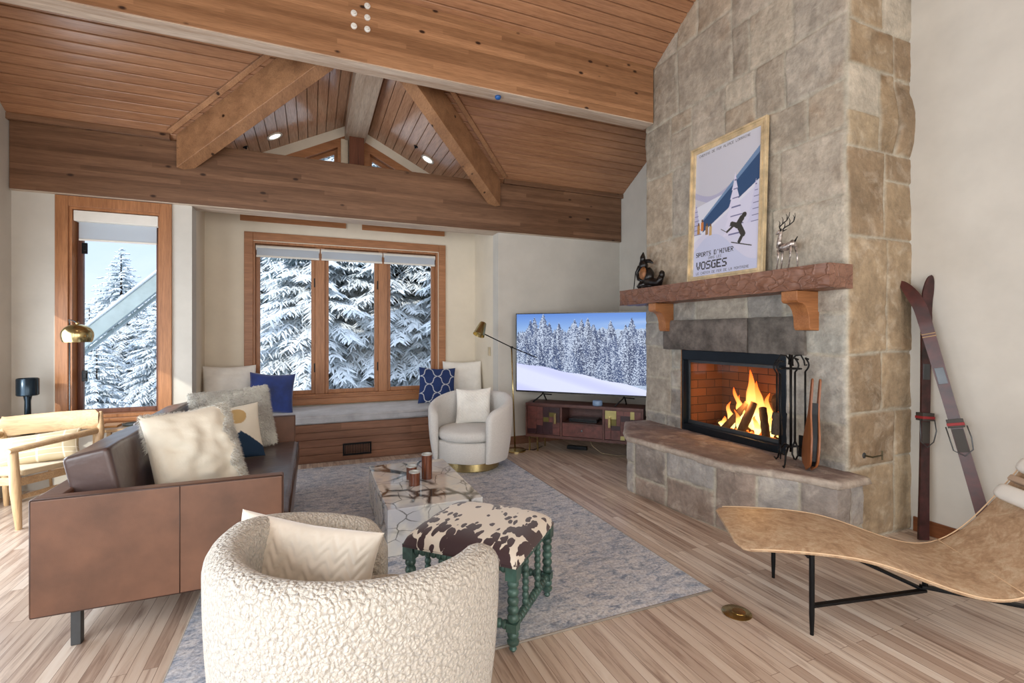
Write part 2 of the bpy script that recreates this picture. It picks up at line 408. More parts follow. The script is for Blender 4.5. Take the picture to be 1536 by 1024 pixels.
# bay shelf behind the header so the post stands on something
S('trim_6', MB().box((BX0-.04, 6.225, 3.40), (BX1+.04, 6.26, 3.50)), BEAMM)
S('trim_7', MB().box((.44, 6.26, 3.42), (.66, 6.87, 3.50)), BEAMM)
solo('sensor', MB().lathe([(.0,-.03),(.02,-.028),(.03,-.015),(.03,0)], 16, (1.68, 4.39, 3.82)), plain('blue_plastic', (.12,.35,.62), .3), 'small blue sensor under the big knotty beam', 'sensor', smooth=True)
# recessed lights
LAMPE, nt, b = newmat('lamp_diffuser', .4); b.inputs['Emission Color'].default_value = (1,.9,.75,1); b.inputs['Emission Strength'].default_value = 4
def downlight(x, y, label, side):
    nrm = Vector((-side*SD, 0, -1)).normalized(); z = zd(x)
    # normal of the slope pointing down into the room
    t = thing('recessed_light', label, 'ceiling light', (x, y, z), group='recessed lights in the dormer')
    obj('trim_ring', MB().lathe([(.095,0),(.095,.008),(.072,.012),(.066,.002)], 24, (x, y, z), nrm), WHITEP, t, smooth=True)
    obj('lens', MB().lathe([(.066,.0),(.066,.004),(0,.004)], 24, (x, y, z), nrm), LAMPE, t)
downlight(-.42, 6.5, 'recessed light in the left dormer slope', -1)
downlight(1.46, 6.5, 'recessed light in the right dormer slope', 1)
for x, y, lab, sg in ((-.74, 6.55, 'tiny dark sprinkler head in the left dormer slope', -1), (1.27, 6.35, 'tiny dark sprinkler head in the right dormer slope', 1)):
    solo('sprinkler_head', MB().lathe([(.028,0),(.026,.01),(.012,.012),(.01,.03),(0,.03)], 14, (x, y, zd(x)), (-sg*SD, 0, -1)), BLACK, lab, 'sprinkler', smooth='auto')

# ---------------------------------------------------------------- windows
def framebox(mb, x0, x1, z0, z1, w, y0, y1, wb=None):
    wb = w if wb is None else wb
    mb.box((x0,y0,z0),(x0+w,y1,z1)); mb.box((x1-w,y0,z0),(x1,y1,z1)); mb.box((x0+w,y0,z1-w),(x1-w,y1,z1)); mb.box((x0+w,y0,z0),(x1-w,y1,z0+wb))
HINGE = BLACK
w1 = S('window_1', (lambda m: (framebox(m, -2.295, -1.35, .56, 2.845, .10, 5.978, 6.0), m)[1])(MB()), TRIMZ, bevel=.004)
mb = MB(); framebox(mb, -2.20, -1.44, .66, 2.75, .03, 6.0, 6.19); obj('jamb', mb, TRIMZ, w1)
mb = MB(); framebox(mb, -2.17, -1.47, .69, 2.72, .045, 6.11, 6.16); obj('sash', mb, wood('sash_dark', (.36,.22,.17), (.52,.34,.26), 'Z', .4, 14, knots=False), w1, bevel=.004)
obj('sill', MB().box((-2.32, 5.93, .60), (-1.33, 6.05, .66)), TRIMX, w1, bevel=.005)
obj('glass_pane', MB().box((-2.13, 6.135, .73), (-1.51, 6.14, 2.68)), GLASS, w1)
for z in (1.02, 2.30): obj('hinge', MB().box((-2.13, 6.095, z), (-2.085, 6.11, z+.11)).box((-2.115, 6.085, z+.03), (-2.09, 6.10, z+.08)), HINGE, w1, bevel=.003)
FAB = plain('shade_fabric', (.90,.89,.86), .8, var=.02)
def translucent(name, col):
    m, nt, b = newmat(name, .9); tr = N(nt, 'ShaderNodeBsdfTranslucent'); tr.inputs[0].default_value = (*lin(col), 1); b.inputs['Base Color'].default_value = (*lin(col), 1)
    v = coords(nt); bump(nt, b, noisen(nt, v, 300, 2), .1, .001)
    mx = N(nt, 'ShaderNodeMixShader'); mx.inputs[0].default_value = .35
    L(nt, b.outputs[0], mx.inputs[1]); L(nt, tr.outputs[0], mx.inputs[2]); L(nt, mx.outputs[0], nt.nodes['Material Output'].inputs['Surface']); return m
SHADE = translucent('shade_translucent', (.82,.85,.88))
t = thing('roller_shade', 'white roller shade pulled a little way down the tall left window', 'blind', (-1.82, 6.05, 2.72))
obj('cassette', MB().box((-2.165, 6.01, 2.61), (-1.475, 6.10, 2.715)), FAB, t, bevel=.006)
obj('shade_cloth', MB().box((-2.14, 6.064, 2.44), (-1.50, 6.067, 2.615)), SHADE, t)
obj('bottom_rail', MB().box((-2.14, 6.058, 2.425), (-1.50, 6.073, 2.445)), FAB, t, bevel=.003)

w2 = S('window_2', (lambda m: (framebox(m, -.79, 1.81, .57, 2.79, .10, 6.875, 6.9), m)[1])(MB()), TRIMX, bevel=.005)
mb = MB(); framebox(mb, -.70, 1.70, .66, 2.68, .03, 6.9, 7.09); obj('jamb', mb, TRIMZ, w2)
obj('sill', MB().box((-.83, 6.83, .56), (1.85, 6.93, .64)), TRIMX, w2, bevel=.006)
for a, b_ in ((.03,.17), (.85,.99)): obj('mullion', MB().box((a+.01, 6.93, .69), (b_-.01, 7.06, 2.65)), TRIMZ, w2, bevel=.004)
for a, b_ in ((-.67,.04), (.16,.86), (.98,1.67)):
    mb = MB(); framebox(mb, a, b_, .69, 2.65, .05, 6.97, 7.03); sa = obj('sash', mb, TRIMZ, w2, bevel=.004)
    obj('glass_pane', MB().box((a+.05, 6.995, .74), (b_-.05, 7.0, 2.60)), GLASS, w2)
for x in (.025, .845):
    for z in (.98, 2.12): obj('hinge', MB().box((x, 6.955, z), (x+.035, 6.97, z+.12)), HINGE, w2, bevel=.003)
for i, (a, b_, lab) in enumerate(((-.665,.10,'left'), (.105,.915,'middle'), (.92,1.665,'right'))):
    t = thing('roller_shade', 'rolled-up white shade at the top of the %s bay window pane' % lab, 'blind', ((a+b_)/2, 6.93, 2.64), group='shades of the bay window')
    obj('roll', MB().lathe([(.0,0),(.034,0),(.034,b_-a-.01),(0,b_-a-.01)], 16, (a+.005, 6.925, 2.60), (1,0,0)), FAB, t, smooth='auto')
    obj('shade_cloth', MB().box((a+.015, 6.892, 2.49), (b_-.015, 6.895, 2.60)), SHADE, t)
    obj('bottom_rail', MB().box((a+.01, 6.886, 2.475), (b_-.01, 6.90, 2.50)), FAB, t, bevel=.003)
# clerestories
for n_, x0, x1 in ((3, -.78, .37), (4, .69, 1.74)):
    def ring(mb, x0, x1, d0, d1, y0, y1):
        # trapezoid ring: outer inset d0, inner inset d1
        def pts(d): return [(x0+d, 2.98+d), (x1-d, 2.98+d), (x1-d, zt(x1-d)-d*1.1), (x0+d, zt(x0+d)-d*1.1)]
        o, i = pts(d0), pts(d1)
        vs = [(x,y0,z) for x,z in o]+[(x,y0,z) for x,z in i]+[(x,y1,z) for x,z in o]+[(x,y1,z) for x,z in i]
        fs = []
        for k in range(4):
            q = (k+1)%4; fs += [(k,q,4+q,4+k),(8+q,8+k,12+k,12+q),(4+k,4+q,12+q,12+k),(q,k,8+k,8+q)]
        mb.add(vs, fs)
    mb = MB(); ring(mb, x0, x1, -.055, .05, 6.88, 6.9); w = S('window_%d' % n_, mb, TRIMX)
    mb = MB(); ring(mb, x0, x1, 0, .04, 6.9, 7.09); obj('jamb', mb, TRIMX, w)
    mb = MB(); ring(mb, x0, x1, .04, .09, 7.0, 7.04); obj('sash', mb, TRIMX, w)
    d = .09; P = [(x0+d, 2.98+d), (x1-d, 2.98+d), (x1-d, zt(x1-d)-d*1.1), (x0+d, zt(x0+d)-d*1.1)]
    mb = MB(); quad_prism(mb, P, 7.02, 7.025); obj('glass_pane', mb, GLASS, w)
# glazed door in the left wall (sun comes through it) and sheets added to diffuse the sun
mb = MB()
for (a, b_, z0, z1) in ((3.35,5.5,.08,2.02),):
    for y0, y1, c0, c1 in ((a,a+.06,z0,z1),(b_-.05,b_,z0,z1),(a,b_,z0,z0+.07),(a,b_,z1-.05,z1)): mb.box((XL-.12,y0,c0),(XL-.06,y1,c1))
dd = S('door_1', mb, TRIMZ, bevel=.004)
obj('glass_pane', MB().box((XL-.095, 3.41, .15), (XL-.09, 5.45, 1.97)), GLASS, dd)
for nm, bx in (('window_5', ((XL-.16, -1.4, .5), (XL-.15, 1.9, 2.9))), ('window_6', ((-2.0, YS-.14, .1), (.4, YS-.13, 3.2))), ('window_7', ((1.1, YS-.14, .1), (3.7, YS-.13, 3.2)))):
    S(nm, MB().box(*bx), SHADE)      # unseen translucent sheets added so the sun enters only diffused
# baseboards
S('baseboard_back', MB().box((2.30, 5.982, 0), (XR, 6.0, .11)), BENCHM, bevel=.004)
S('baseboard_right', MB().box((XR-.018, YS, 0), (XR, 2.2, .11)).box((XR-.018, 4.48, 0), (XR, 5.98, .11)), BASEM, bevel=.004)
S('baseboard_left', MB().box((XL, YS, 0), (XL+.018, 3.3, .11)), BASEM, bevel=.004)
solo('light_switch', MB().box((2.276, 6.28, 1.19), (2.292, 6.35, 1.31)).box((2.270, 6.30, 1.22), (2.278, 6.33, 1.28)), plain('switch_plate', (.78,.72,.60), .5), 'narrow beige switch plate on the bay side wall above the right cushions', 'switch', bevel=.002)
# ---------------------------------------------------------------- fireplace
def fbm(p, o=4):
    s = 0; a = 1; q = Vector(p)
    for _ in range(o): s += a*noise.noise(q); q = q*2.03; a *= .5
    return s
ST = [(.80,.75,.68),(.76,.71,.64),(.83,.79,.72),(.72,.67,.60),(.79,.72,.63),(.78,.74,.68),(.84,.79,.71),(.77,.71,.63),(.72,.67,.60)]
STL = [(.72,.71,.67),(.68,.66,.63),(.77,.75,.71),(.65,.63,.60),(.74,.70,.64)]
ST_WARM_LIT = [(.72,.63,.51),(.68,.59,.47),(.77,.69,.57),(.66,.57,.46),(.74,.65,.53)]  # right return: warm light falling on it is painted in as tan
STONEM = colmat('stone', .85, bs=.8, bscale=28, bd=.012, nvar=.26, nscale=12, kind='stone')
MORT = (.76,.73,.66)
def split_rects(x0, x1, z0, z1, sx, sz, rg):
    out = []; st = [(x0, x1, z0, z1)]; sx *= 1.15; sz *= 1.1
    while st:
        a, b, c, d = st.pop(); w, h = b-a, d-c
        if (w <= sx and h <= sz) or (w < sx*1.6 and h < sz*1.5 and rg.random() < .45 and w*h < sx*sz*1.9): out.append((a, b, c, d)); continue
        if w/sx > h/sz: t = a+w*rg.uniform(.30,.70); st += [(a,t,c,d),(t,b,c,d)]
        else: t = c+h*rg.uniform(.30,.70); st += [(a,b,c,t),(a,b,t,d)]
    return out
def stone_sheet(path, z0, z1fn, rects, cols, step, amp, skip=None, corner_r=.02, extra=(), extraz=(), bulge=None, seed=0, depth=.010, mort_w=.004):
    """path: list of 2D points, stones to the LEFT-hand normal side given by nsign"""
    P = [Vector(p) for p in path]; cum = [0]
    for a, b in zip(P, P[1:]): cum.append(cum[-1]+(b-a).length)
    T = cum[-1]; us = sorted(set([round(k*step, 4) for k in range(int(T/step)+1)]+[round(T, 4)]+[round(e, 4) for e in extra]+[round(c, 4) for c in cum]))
    us = [u for i, u in enumerate(us) if i == 0 or u-us[i-1] > step*.25 or u in [round(e,4) for e in extra]]
    zmax = max(z1fn(P[0]), z1fn(P[-1]), max(z1fn(p) for p in P))
    zs = sorted(set([round(z0+k*step, 4) for k in range(int((zmax-z0)/step)+2)]+[round(e, 4) for e in extraz]))
    def at(u):
        for i in range(len(P)-1):
            if u <= cum[i+1]+1e-6:
                d = (P[i+1]-P[i]).normalized(); p = P[i]+d*(u-cum[i]); n = Vector((-d.y, d.x))   # left normal
                for j, dirn in ((i, -1), (i+1, 1)):
                    if 0 < j < len(P)-1 and abs(u-cum[j]) < corner_r:
                        d2 = (P[j+1]-P[j]).normalized() if dirn > 0 else (P[j]-P[j-1]).normalized()
                        n2 = Vector((-d2.y, d2.x)); w = .5*(1-abs(u-cum[j])/corner_r); n = (n*(1-w)+n2*w).normalized()
                return p, n
        return P[-1], Vector((0,1))
    rc = [(lin(cols(r, i)), random.Random(i*31+seed).uniform(-.004, .008), i) for i, r in enumerate(rects)]
    mb = MB(); idx = {}; cm = lin(MORT)
    ra = np.array(rects)
    pa = [at(u) for u in us]
    for iu, u in enumerate(us):
        p, n = pa[iu]; zt_ = z1fn(p)
        for iz, z in enumerate(zs):
            if z > zt_+step: continue
            wu = u+.018*noise.noise(Vector((u*2.2, z*2.2, seed)))+.006*noise.noise(Vector((u*11, z*11, seed+3)))
            wz = z+.022*noise.noise(Vector((u*1.9, z*1.9, seed+9)))+.006*noise.noise(Vector((u*11, z*11, seed+5)))
            dd = np.minimum(np.minimum(wu-ra[:,0], ra[:,1]-wu), np.minimum(wz-ra[:,2], ra[:,3]-wz))
            k = int(np.argmax(dd)); e = float(dd[k]); c, off, i = rc[k]
            t = max(0, min(1, (e-mort_w)/.011)); t = t*t*(3-2*t)
            f = fbm((u*4+i*3, z*4, i), 4)
            h = t*(depth+off+amp*f+amp*.35*noise.noise(Vector((u*30, z*30, i))))+.001
            if bulge: h += t*bulge(u, z)
            tt = .90+.22*fbm((u*2.6+i, z*2.6, 5), 3)+.06*noise.noise(Vector((u*25, z*25, 1)))
            q = max(0, fbm((u*3.1, z*3.1, i*1.7+40), 3)-.25)
            cc = tuple(c[j]*tt*(1-q*(.38, .50, .60)[j])*t+cm[j]*(1-t) for j in range(3))
            idx[iu, iz] = len(mb.v); mb.c[len(mb.v)] = tuple(max(0, x) for x in cc)
            mb.v.append((p.x+n.x*h, p.y+n.y*h, z))
    for iu in range(len(us)-1):
        for iz in range(len(zs)-1):
            q = [(iu,iz),(iu+1,iz),(iu+1,iz+1),(iu,iz+1)]
            if not all(a in idx for a in q): continue
            if skip and skip((us[iu]+us[iu+1])/2, (zs[iz]+zs[iz+1])/2): continue
            mb.f.append(tuple(idx[a] for a in reversed(q)))
    return mb
FX, FY0, FY1 = 3.515, 2.235, 4.455
fp = thing('fireplace', 'tall stone fireplace with a raised hearth and a timber mantel', 'fireplace', (3.5, 3.35, 0))
Wl = XR-FX; Wf = FY1-FY0
rg = random.Random(12)
# perimeter coordinate: right return (from wall) -> front (towards the back) -> left return; left normals point outwards
path = [(XR, FY0), (FX, FY0), (FX, FY1), (XR, FY1)]
rects = []
# coursed zones so that the stones differ above and below the mantel
cor = Wl
rects += split_rects(-.1, Wl-.0, 0, 5.8, .40, .52, rg)
rects += split_rects(cor, cor+Wf, 2.0, 5.8, .50, .46, rg)
rects += split_rects(cor, cor+Wf, 0, 2.0, .48, .42, rg)
rects += split_rects(cor+Wf, cor+Wf+Wl+.1, 0, 5, .4, .4, rg)
def ccol(r, i):
    u = (r[0]+r[1])/2; z = (r[2]+r[3])/2; g_ = random.Random(i*7+1)
    if u < cor: return g_.choice(ST_WARM_LIT) if z < 3.2 else g_.choice(ST_WARM_LIT+ST)  # warm-lit tan painted into the right return stones
    if z < 2.0 and u < cor+Wf: return g_.choice(STL)
    return g_.choice(ST)
op_u0 = cor+(2.70-FY0); op_u1 = cor+(3.885-FY0)
def bulge(u, z):
    d = ((u-.12)/.28)**2+((z-3.1)/.27)**2
    return .045*max(0, 1-d)
def skip(u, z): return op_u0 < u < op_u1 and .40 < z < 1.335
mb = stone_sheet(path, 0, lambda p: zc(p.y)+.02, rects, ccol, .0145, .0075, skip, extra=(op_u0, op_u1), extraz=(.40, 1.335), bulge=bulge, seed=2)
obj('chimney_breast', mb, STONEM, fp, smooth=True)
# hearth
HP = [(3.5, 2.13), (3.23, 2.13), (2.91, 2.62), (2.86, 3.05), (2.83, 3.45), (2.79, 3.80), (3.28, 4.43)]
hl = sum((Vector(b)-Vector(a)).length for a, b in zip(HP, HP[1:]))
rects = split_rects(-.05, hl+.05, 0, .5, .42, .40, random.Random(5))
HC = [(.68,.66,.63),(.62,.58,.55),(.73,.71,.69),(.66,.59,.54),(.70,.68,.66)]
mb = stone_sheet(HP, 0, lambda p: .475, rects, lambda r, i: random.Random(i+3).choice(HC), .014, .012, seed=8, depth=.012)
obj('hearth_base', mb, STONEM, fp, smooth=True)
def rough_slab(outline, z0, z1, step, amp, colf, seed=0, over=0):
    # outline polygon densified, edges chipped; top and side surfaces with noise
    pts = []
    for a, b in zip(outline, outline[1:]+outline[:1]):
        a = Vector(a); b = Vector(b); k = max(1, int((b-a).length/step))
        pts += [a+(b-a)*i/k for i in range(k)]
    n = len(pts); cen = sum(pts, Vector((0,0)))/n; mb = MB(); cols = []; rings = []
    lv = [(z0, -.014), (z0+.006, 0), ((z0+z1)/2, .005), (z1-.010, .0), (z1, -.014)]
    for li, (z, ins) in enumerate(lv):
        row = []
        for i, p in enumerate(pts):
            d = (p-cen).normalized(); nn = noise.noise(Vector((p.x*6, p.y*6, li*.9+seed)))*amp+noise.noise(Vector((p.x*25, p.y*25, li*2+seed)))*amp*.4
            q = p+d*(ins+nn); row.append((q.x, q.y, z+noise.noise(Vector((p.x*5, p.y*5, 9+li+seed)))*amp*.35)); cols.append(lin(colf(p, .2 if li < 4 else .5)))
        rings.append(row)
    steps = max(4, int(.5/step))
    top = rings[-1]
    for k in range(1, steps+1):
        t = k/steps; row = []
        for i, q in enumerate(top):
            x = q[0]*(1-t)+cen.x*t; y = q[1]*(1-t)+cen.y*t
            row.append((x, y, z1+noise.noise(Vector((x*7, y*7, seed)))*amp*.5)); cols.append(lin(colf(Vector((x, y)), 1)))
        rings.append(row)
    vs = [p for r in rings for p in r]; m = len(rings)
    fs = [(i*n+k, i*n+(k+1)%n, (i+1)*n+(k+1)%n, (i+1)*n+k) for i in range(m-1) for k in range(n)]+[tuple(reversed(range(n)))]
    mb.add(vs, fs, cols); return mb
def hcol(p, t):
    f = .5+.5*fbm((p.x*5, p.y*5, 3), 4)
    a = (.48,.40,.38); b = (.64,.56,.52); e = (.76,.71,.65)
    c = tuple(a[i]*(1-f)+b[i]*f for i in range(3))
    return tuple(min(1, max(0, e[i]*(1-t)+c[i]*t)) for i in range(3))
SL = [(3.52, 2.08), (3.20, 2.085), (3.08, 2.33), (2.94, 2.55), (2.86, 2.72), (2.84, 3.08), (2.80, 3.45), (2.765, 3.80), (2.90, 4.03), (3.22, 4.46), (3.52, 4.44)]
obj('hearth_slab', rough_slab([(a, b) for a, b in reversed(SL)][::-1], .468, .522, .035, .018, hcol), STONEM, fp, smooth=True)
# lintel
LM = colmat('lintel_stone', .85, bs=.7, bscale=30, bd=.01, nvar=.45, nscale=10)
def stone_block(x0, x1, y0, y1, z0, z1, col, amp=.008, seed=0, step=.02):
    # front face (-x) displaced block
    ny = int((y1-y0)/step); nz = int((z1-z0)/step); mb = MB(); rows = []; cols = []
    for i in range(ny+1):
        row = []; cr = []
        for j in range(nz+1):
            y = y0+(y1-y0)*i/ny; z = z0+(z1-z0)*j/nz; e = min(i, ny-i, j, nz-j)
            h = -.02 if e == 0 else (-.004 if e == 1 else 0)
            row.append((x0-h*.8+amp*fbm((y*7, z*7, seed), 4)*(1 if e else .3), y+noise.noise(Vector((z*9, i, seed)))*.008*(e == 0), z+noise.noise(Vector((y*9, j, seed+3)))*.008*(e == 0)))
            t = .85+.35*fbm((y*5, z*5, seed+8), 4); cr.append(tuple(max(0, q*t) for q in lin(col)))
        rows.append(row); cols.append(cr)
    mb.grid(rows, cols); n = len(mb.v)
    mb.add([rows[0][0], rows[-1][0], rows[-1][-1], rows[0][-1], (x1, y0, z0), (x1, y1, z0), (x1, y1, z1), (x1, y0, z1)], [(0,1,5,4),(1,2,6,5),(2,3,7,6),(3,0,4,7)], lin(col))
    return mb
obj('lintel', stone_block(3.455, 3.53, 3.05, 4.12, 1.335, 1.635, (.52,.48,.45), seed=1), LM, fp, smooth='auto')
obj('lintel', stone_block(3.457, 3.53, 2.53, 3.04, 1.332, 1.635, (.51,.48,.45), seed=4), LM, fp, smooth='auto')
# firebox
BR, nt, b = newmat('fire_brick', .8); v = coords(nt); sxz = N(nt, 'ShaderNodeSeparateXYZ'); L(nt, v, sxz.inputs[0]); axy = N(nt, 'ShaderNodeMath', operation='ADD'); L(nt, sxz.outputs['X'], axy.inputs[0]); L(nt, sxz.outputs['Y'], axy.inputs[1]); cmb = N(nt, 'ShaderNodeCombineXYZ'); L(nt, axy.outputs[0], cmb.inputs[0]); L(nt, sxz.outputs['Z'], cmb.inputs[1]); br = N(nt, 'ShaderNodeTexBrick'); L(nt, cmb.outputs[0], br.inputs['Vector'])
br.inputs['Color1'].default_value = (*lin((.50,.30,.18)), 1); br.inputs['Color2'].default_value = (*lin((.38,.22,.13)), 1); br.inputs['Mortar'].default_value = (*lin((.20,.13,.09)), 1)
br.inputs['Scale'].default_value = 1; br.inputs['Brick Width'].default_value = .23; br.inputs['Row Height'].default_value = .085; br.inputs['Mortar Size'].default_value = .004
L(nt, br.outputs['Color'], b.inputs['Base Color']); bump(nt, b, br.outputs['Fac'], -.5, .004)
y0, y1 = 2.76, 3.85
mb = MB()
mb.box((4.02, y0, .50), (4.06, y1, 1.36)); mb.box((3.60, y0-.04, .50), (4.06, y0, 1.36)); mb.box((3.60, y1, .50), (4.06, y1+.04, 1.36)); mb.box((3.60, y0-.04, 1.32), (4.06, y1+.04, 1.36)); mb.box((3.60, y0-.04, .46), (4.06, y1+.04, .56))
obj('firebox', mb, BR, fp)
FRM = plain('fireplace_frame', (.13,.155,.18), .35, .7)
mb = MB(); mb.box((3.505, 2.705, 1.235), (3.60, 3.88, 1.333)); mb.box((3.505, 2.705, .522), (3.60, 2.775, 1.235)); mb.box((3.505, 3.862, .522), (3.62, 3.88, 1.235)); mb.box((3.505, 2.775, .522), (3.60, 3.862, .585))
obj('frame', mb, FRM, fp, bevel=.004)
mb = MB(); mb.box((3.57, 2.775, 1.205), (3.585, 3.862, 1.235)); mb.box((3.57, 2.775, .585), (3.585, 3.862, .62)); mb.box((3.57, 2.775, .62), (3.585, 2.80, 1.205)); mb.box((3.57, 3.835, .62), (3.585, 3.862, 1.205))
obj('door_rim', mb, GREYM, fp, bevel=.002)
obj('glass_pane', MB().box((3.576, 2.80, .62), (3.579, 3.835, 1.205)), GLASS, fp)
obj('side_reveal', MB().box((3.50, 3.881, .50), (3.60, 3.893, 1.335)), RAFTM, fp)
# mantel
MANT = wood('mantel_wood', (.42,.28,.22), (.62,.46,.38), 'Y', .4, 5, knots=False, dark=(.2,.1,.07))
def rough_beam(x0, x1, y0, y1, z0, z1, step=.02, amp=.010, seed=0):
    mb = MB(); ny = int((y1-y0)/step); per = []
    def ring(y):
        out = []; a = 8; b_ = 6
        for k in range(a): out.append((x0+(x1-x0)*k/a, z0))
        for k in range(b_): out.append((x1, z0+(z1-z0)*k/b_))
        for k in range(a): out.append((x1-(x1-x0)*k/a, z1))
        for k in range(b_): out.append((x0, z1-(z1-z0)*k/b_))
        r = []
        for x, z in out:
            d = Vector((x-(x0+x1)/2, 0, z-(z0+z1)/2)).normalized()
            # hewn facets: cellular ridges
            f = abs(noise.noise(Vector((x*9+z*14, y*9-z*5, seed))))*1.6+.5*noise.noise(Vector((z*28, y*14+z*9, seed+2)))
            am = amp if x < x1-.02 and z < z1-.005 else 0
            r.append((x+d.x*am*(f-.6), y, z+d.z*am*(f-.6)*.8))
        return r
    rows = [ring(y0+(y1-y0)*i/ny) for i in range(ny+1)]; n = len(rows[0])
    vs = [p for r in rows for p in r]
    fs = [(i*n+(k+1)%n, i*n+k, (i+1)*n+k, (i+1)*n+(k+1)%n) for i in range(ny) for k in range(n)]+[tuple(range(n)), tuple(reversed(range(ny*n, ny*n+n)))]
    return mb.add(vs, fs)
mnt = MANT.node_tree; mv = coords(mnt, (1.6, 1, 1.6)); mvo = N(mnt, 'ShaderNodeTexVoronoi'); mvo.feature = 'DISTANCE_TO_EDGE'; mvo.inputs['Scale'].default_value = 8
mn2 = N(mnt, 'ShaderNodeTexNoise'); mn2.inputs['Scale'].default_value = 9; L(mnt, mv, mn2.inputs['Vector']); mad = N(mnt, 'ShaderNodeVectorMath', operation='MULTIPLY_ADD'); L(mnt, mn2.outputs['Color'], mad.inputs[0]); mad.inputs[1].default_value = (.14,)*3; L(mnt, mv, mad.inputs[2]); L(mnt, mad.outputs[0], mvo.inputs['Vector'])
mb_ = mnt.nodes['Principled BSDF']; bump(mnt, mb_, ramp(mnt, mvo.outputs['Distance'], [(0, (1,1,1)), (.10, (.4,.4,.4)), (.5, (0,0,0))]), .55, .012)
mant = obj('mantel', rough_beam(3.25, 3.505, 2.19, 4.60, 1.815, 1.985, .016, .018), MANT, fp, smooth='auto', ang=50)
CORB = wood('corbel_wood', (.56,.35,.20), (.72,.49,.31), 'X', .4, 10, knots=False)
def corbel(yc, w):
    prof = [(3.51, 1.815), (3.27, 1.815), (3.27, 1.745), (3.285, 1.728), (3.33, 1.722), (3.36, 1.705), (3.385, 1.67), (3.40, 1.62), (3.405, 1.55), (3.42, 1.525), (3.51, 1.52)]
    mb = MB(); n = len(prof)
    mb.add([(x, yc-w/2, z) for x, z in prof]+[(x, yc+w/2, z) for x, z in prof], [tuple(range(n)), tuple(reversed(range(n, 2*n)))]+[((i+1)%n, i, n+i, n+(i+1)%n) for i in range(n)])
    obj('corbel', mb, CORB, fp, bevel=.004)
corbel(4.06, .11); corbel(2.50, .13)
key = thing('gas_key_valve', 'small brass key valve on the right side of the stone fireplace', 'valve', (3.74, 2.2, .62))
obj('escutcheon', MB().lathe([(.022,0),(.022,.006),(.012,.012),(0,.012)], 16, (3.68, 2.226, .62), (0,-1,0)), GREYM, key, smooth='auto')
obj('key_stem', MB().tube([(3.68,2.22,.62),(3.68,2.16,.62)], .006, 8).tube([(3.68,2.165,.62),(3.79,2.165,.623)], .006, 8).tube([(3.79,2.165,.59),(3.79,2.165,.655)], .006, 8), plain('aged_bronze', (.38,.35,.27), .4, .8), key, smooth='auto')

# logs, embers and flames
BARK = wood('log_bark', (.10,.06,.04), (.42,.28,.17), 'Z', .9, 30, knots=False)
CUT = plain('log_end', (.66,.45,.26), .8, var=.2, vs=30)
def log(p, q, r, label, ash=False):
    p, q = Vector(p), Vector(q); n = 9; d = (q-p)
    pts = [p+d*i/n for i in range(n+1)]; mb = MB(); mb.tube(pts, [r*(1+.13*noise.noise(Vector((i*.9, r*90, p.y*9)))) for i in range(n+1)], 12, cap=False)
    t = thing('firewood_log', label, 'log', tuple(p))
    obj('bark', mb, BARK, t, smooth=True)
    for e, s in ((p, -1), (q, 1)):
        obj('cut_end', MB().lathe([(r*.98, 0), (r*.6, .004), (0, .006)], 12, e, d*s), CUT, t)
log((3.68, 3.50, .575), (3.80, 3.33, .84), .033, 'charred log leaning right at the left of the fire')
log((3.67, 3.30, .575), (3.78, 3.24, .86), .038, 'thick charred log standing in the middle of the fire')
log((3.67, 3.02, .575), (3.78, 3.15, .82), .034, 'charred log leaning left at the right of the fire')
log((3.78, 3.66, .60), (3.84, 3.30, .60), .040, 'dark log lying flat at the left of the fire')
log((3.90, 3.10, .86), (3.95, 2.80, .93), .085, 'big pale log across the back right of the firebox')
log((3.80, 3.12, .60), (3.86, 2.80, .60), .045, 'glowing log lying flat at the right of the fire')
log((3.92, 3.62, .60), (3.95, 2.85, .60), .055, 'dark back log lying behind the flames')
mb = MB(); rr = random.Random(3)
for k in range(160):
    yy = rr.gauss(3.24, .22); yy = min(3.72, max(2.83, yy)); mb.blob((rr.uniform(3.66, 3.95), yy, .565+rr.uniform(0, .018)), rr.uniform(.008, .02), 4, .5, k)
EMB, nt, b = newmat('embers', .9); v = coords(nt); f = noisen(nt, v, 22, 4)
L(nt, ramp(nt, f, [(.42, (.06,.03,.02)), (.55, (1,.35,.05)), (.7, (1,.8,.35))]), b.inputs['Emission Color']); b.inputs['Emission Strength'].default_value = 2.0; b.inputs['Base Color'].default_value = (.05,.04,.03,1)
solo('embers', mb, EMB, 'bed of glowing embers under the logs', 'embers', kind='stuff', smooth=True)
FLM, nt, b = newmat('flame'); nt.nodes.remove(b)
a = N(nt, 'ShaderNodeVertexColor', layer_name='Col'); em = N(nt, 'ShaderNodeEmission'); em.inputs['Strength'].default_value = 2.3; L(nt, a.outputs['Color'], em.inputs['Color'])
tr = N(nt, 'ShaderNodeBsdfTransparent'); lw = N(nt, 'ShaderNodeLayerWeight'); lw.inputs['Blend'].default_value = .5
v = coords(nt, (6, 6, 2.2)); nf = noisen(nt, v, 3, 3)
mu = N(nt, 'ShaderNodeMath', operation='MULTIPLY'); L(nt, lw.outputs['Facing'], mu.inputs[0]); mu.inputs[1].default_value = 1.25
ad = N(nt, 'ShaderNodeMath', operation='ADD'); L(nt, mu.outputs[0], ad.inputs[0]); L(nt, ramp(nt, nf, [(.4, (0,0,0)), (.75, (.5,.5,.5))]), ad.inputs[1]); ad.use_clamp = True
mx = N(nt, 'ShaderNodeMixShader'); L(nt, ad.outputs[0], mx.inputs[0]); L(nt, em.outputs[0], mx.inputs[1]); L(nt, tr.outputs[0], mx.inputs[2]); L(nt, mx.outputs[0], nt.nodes['Material Output'].inputs['Surface'])
mb = MB()
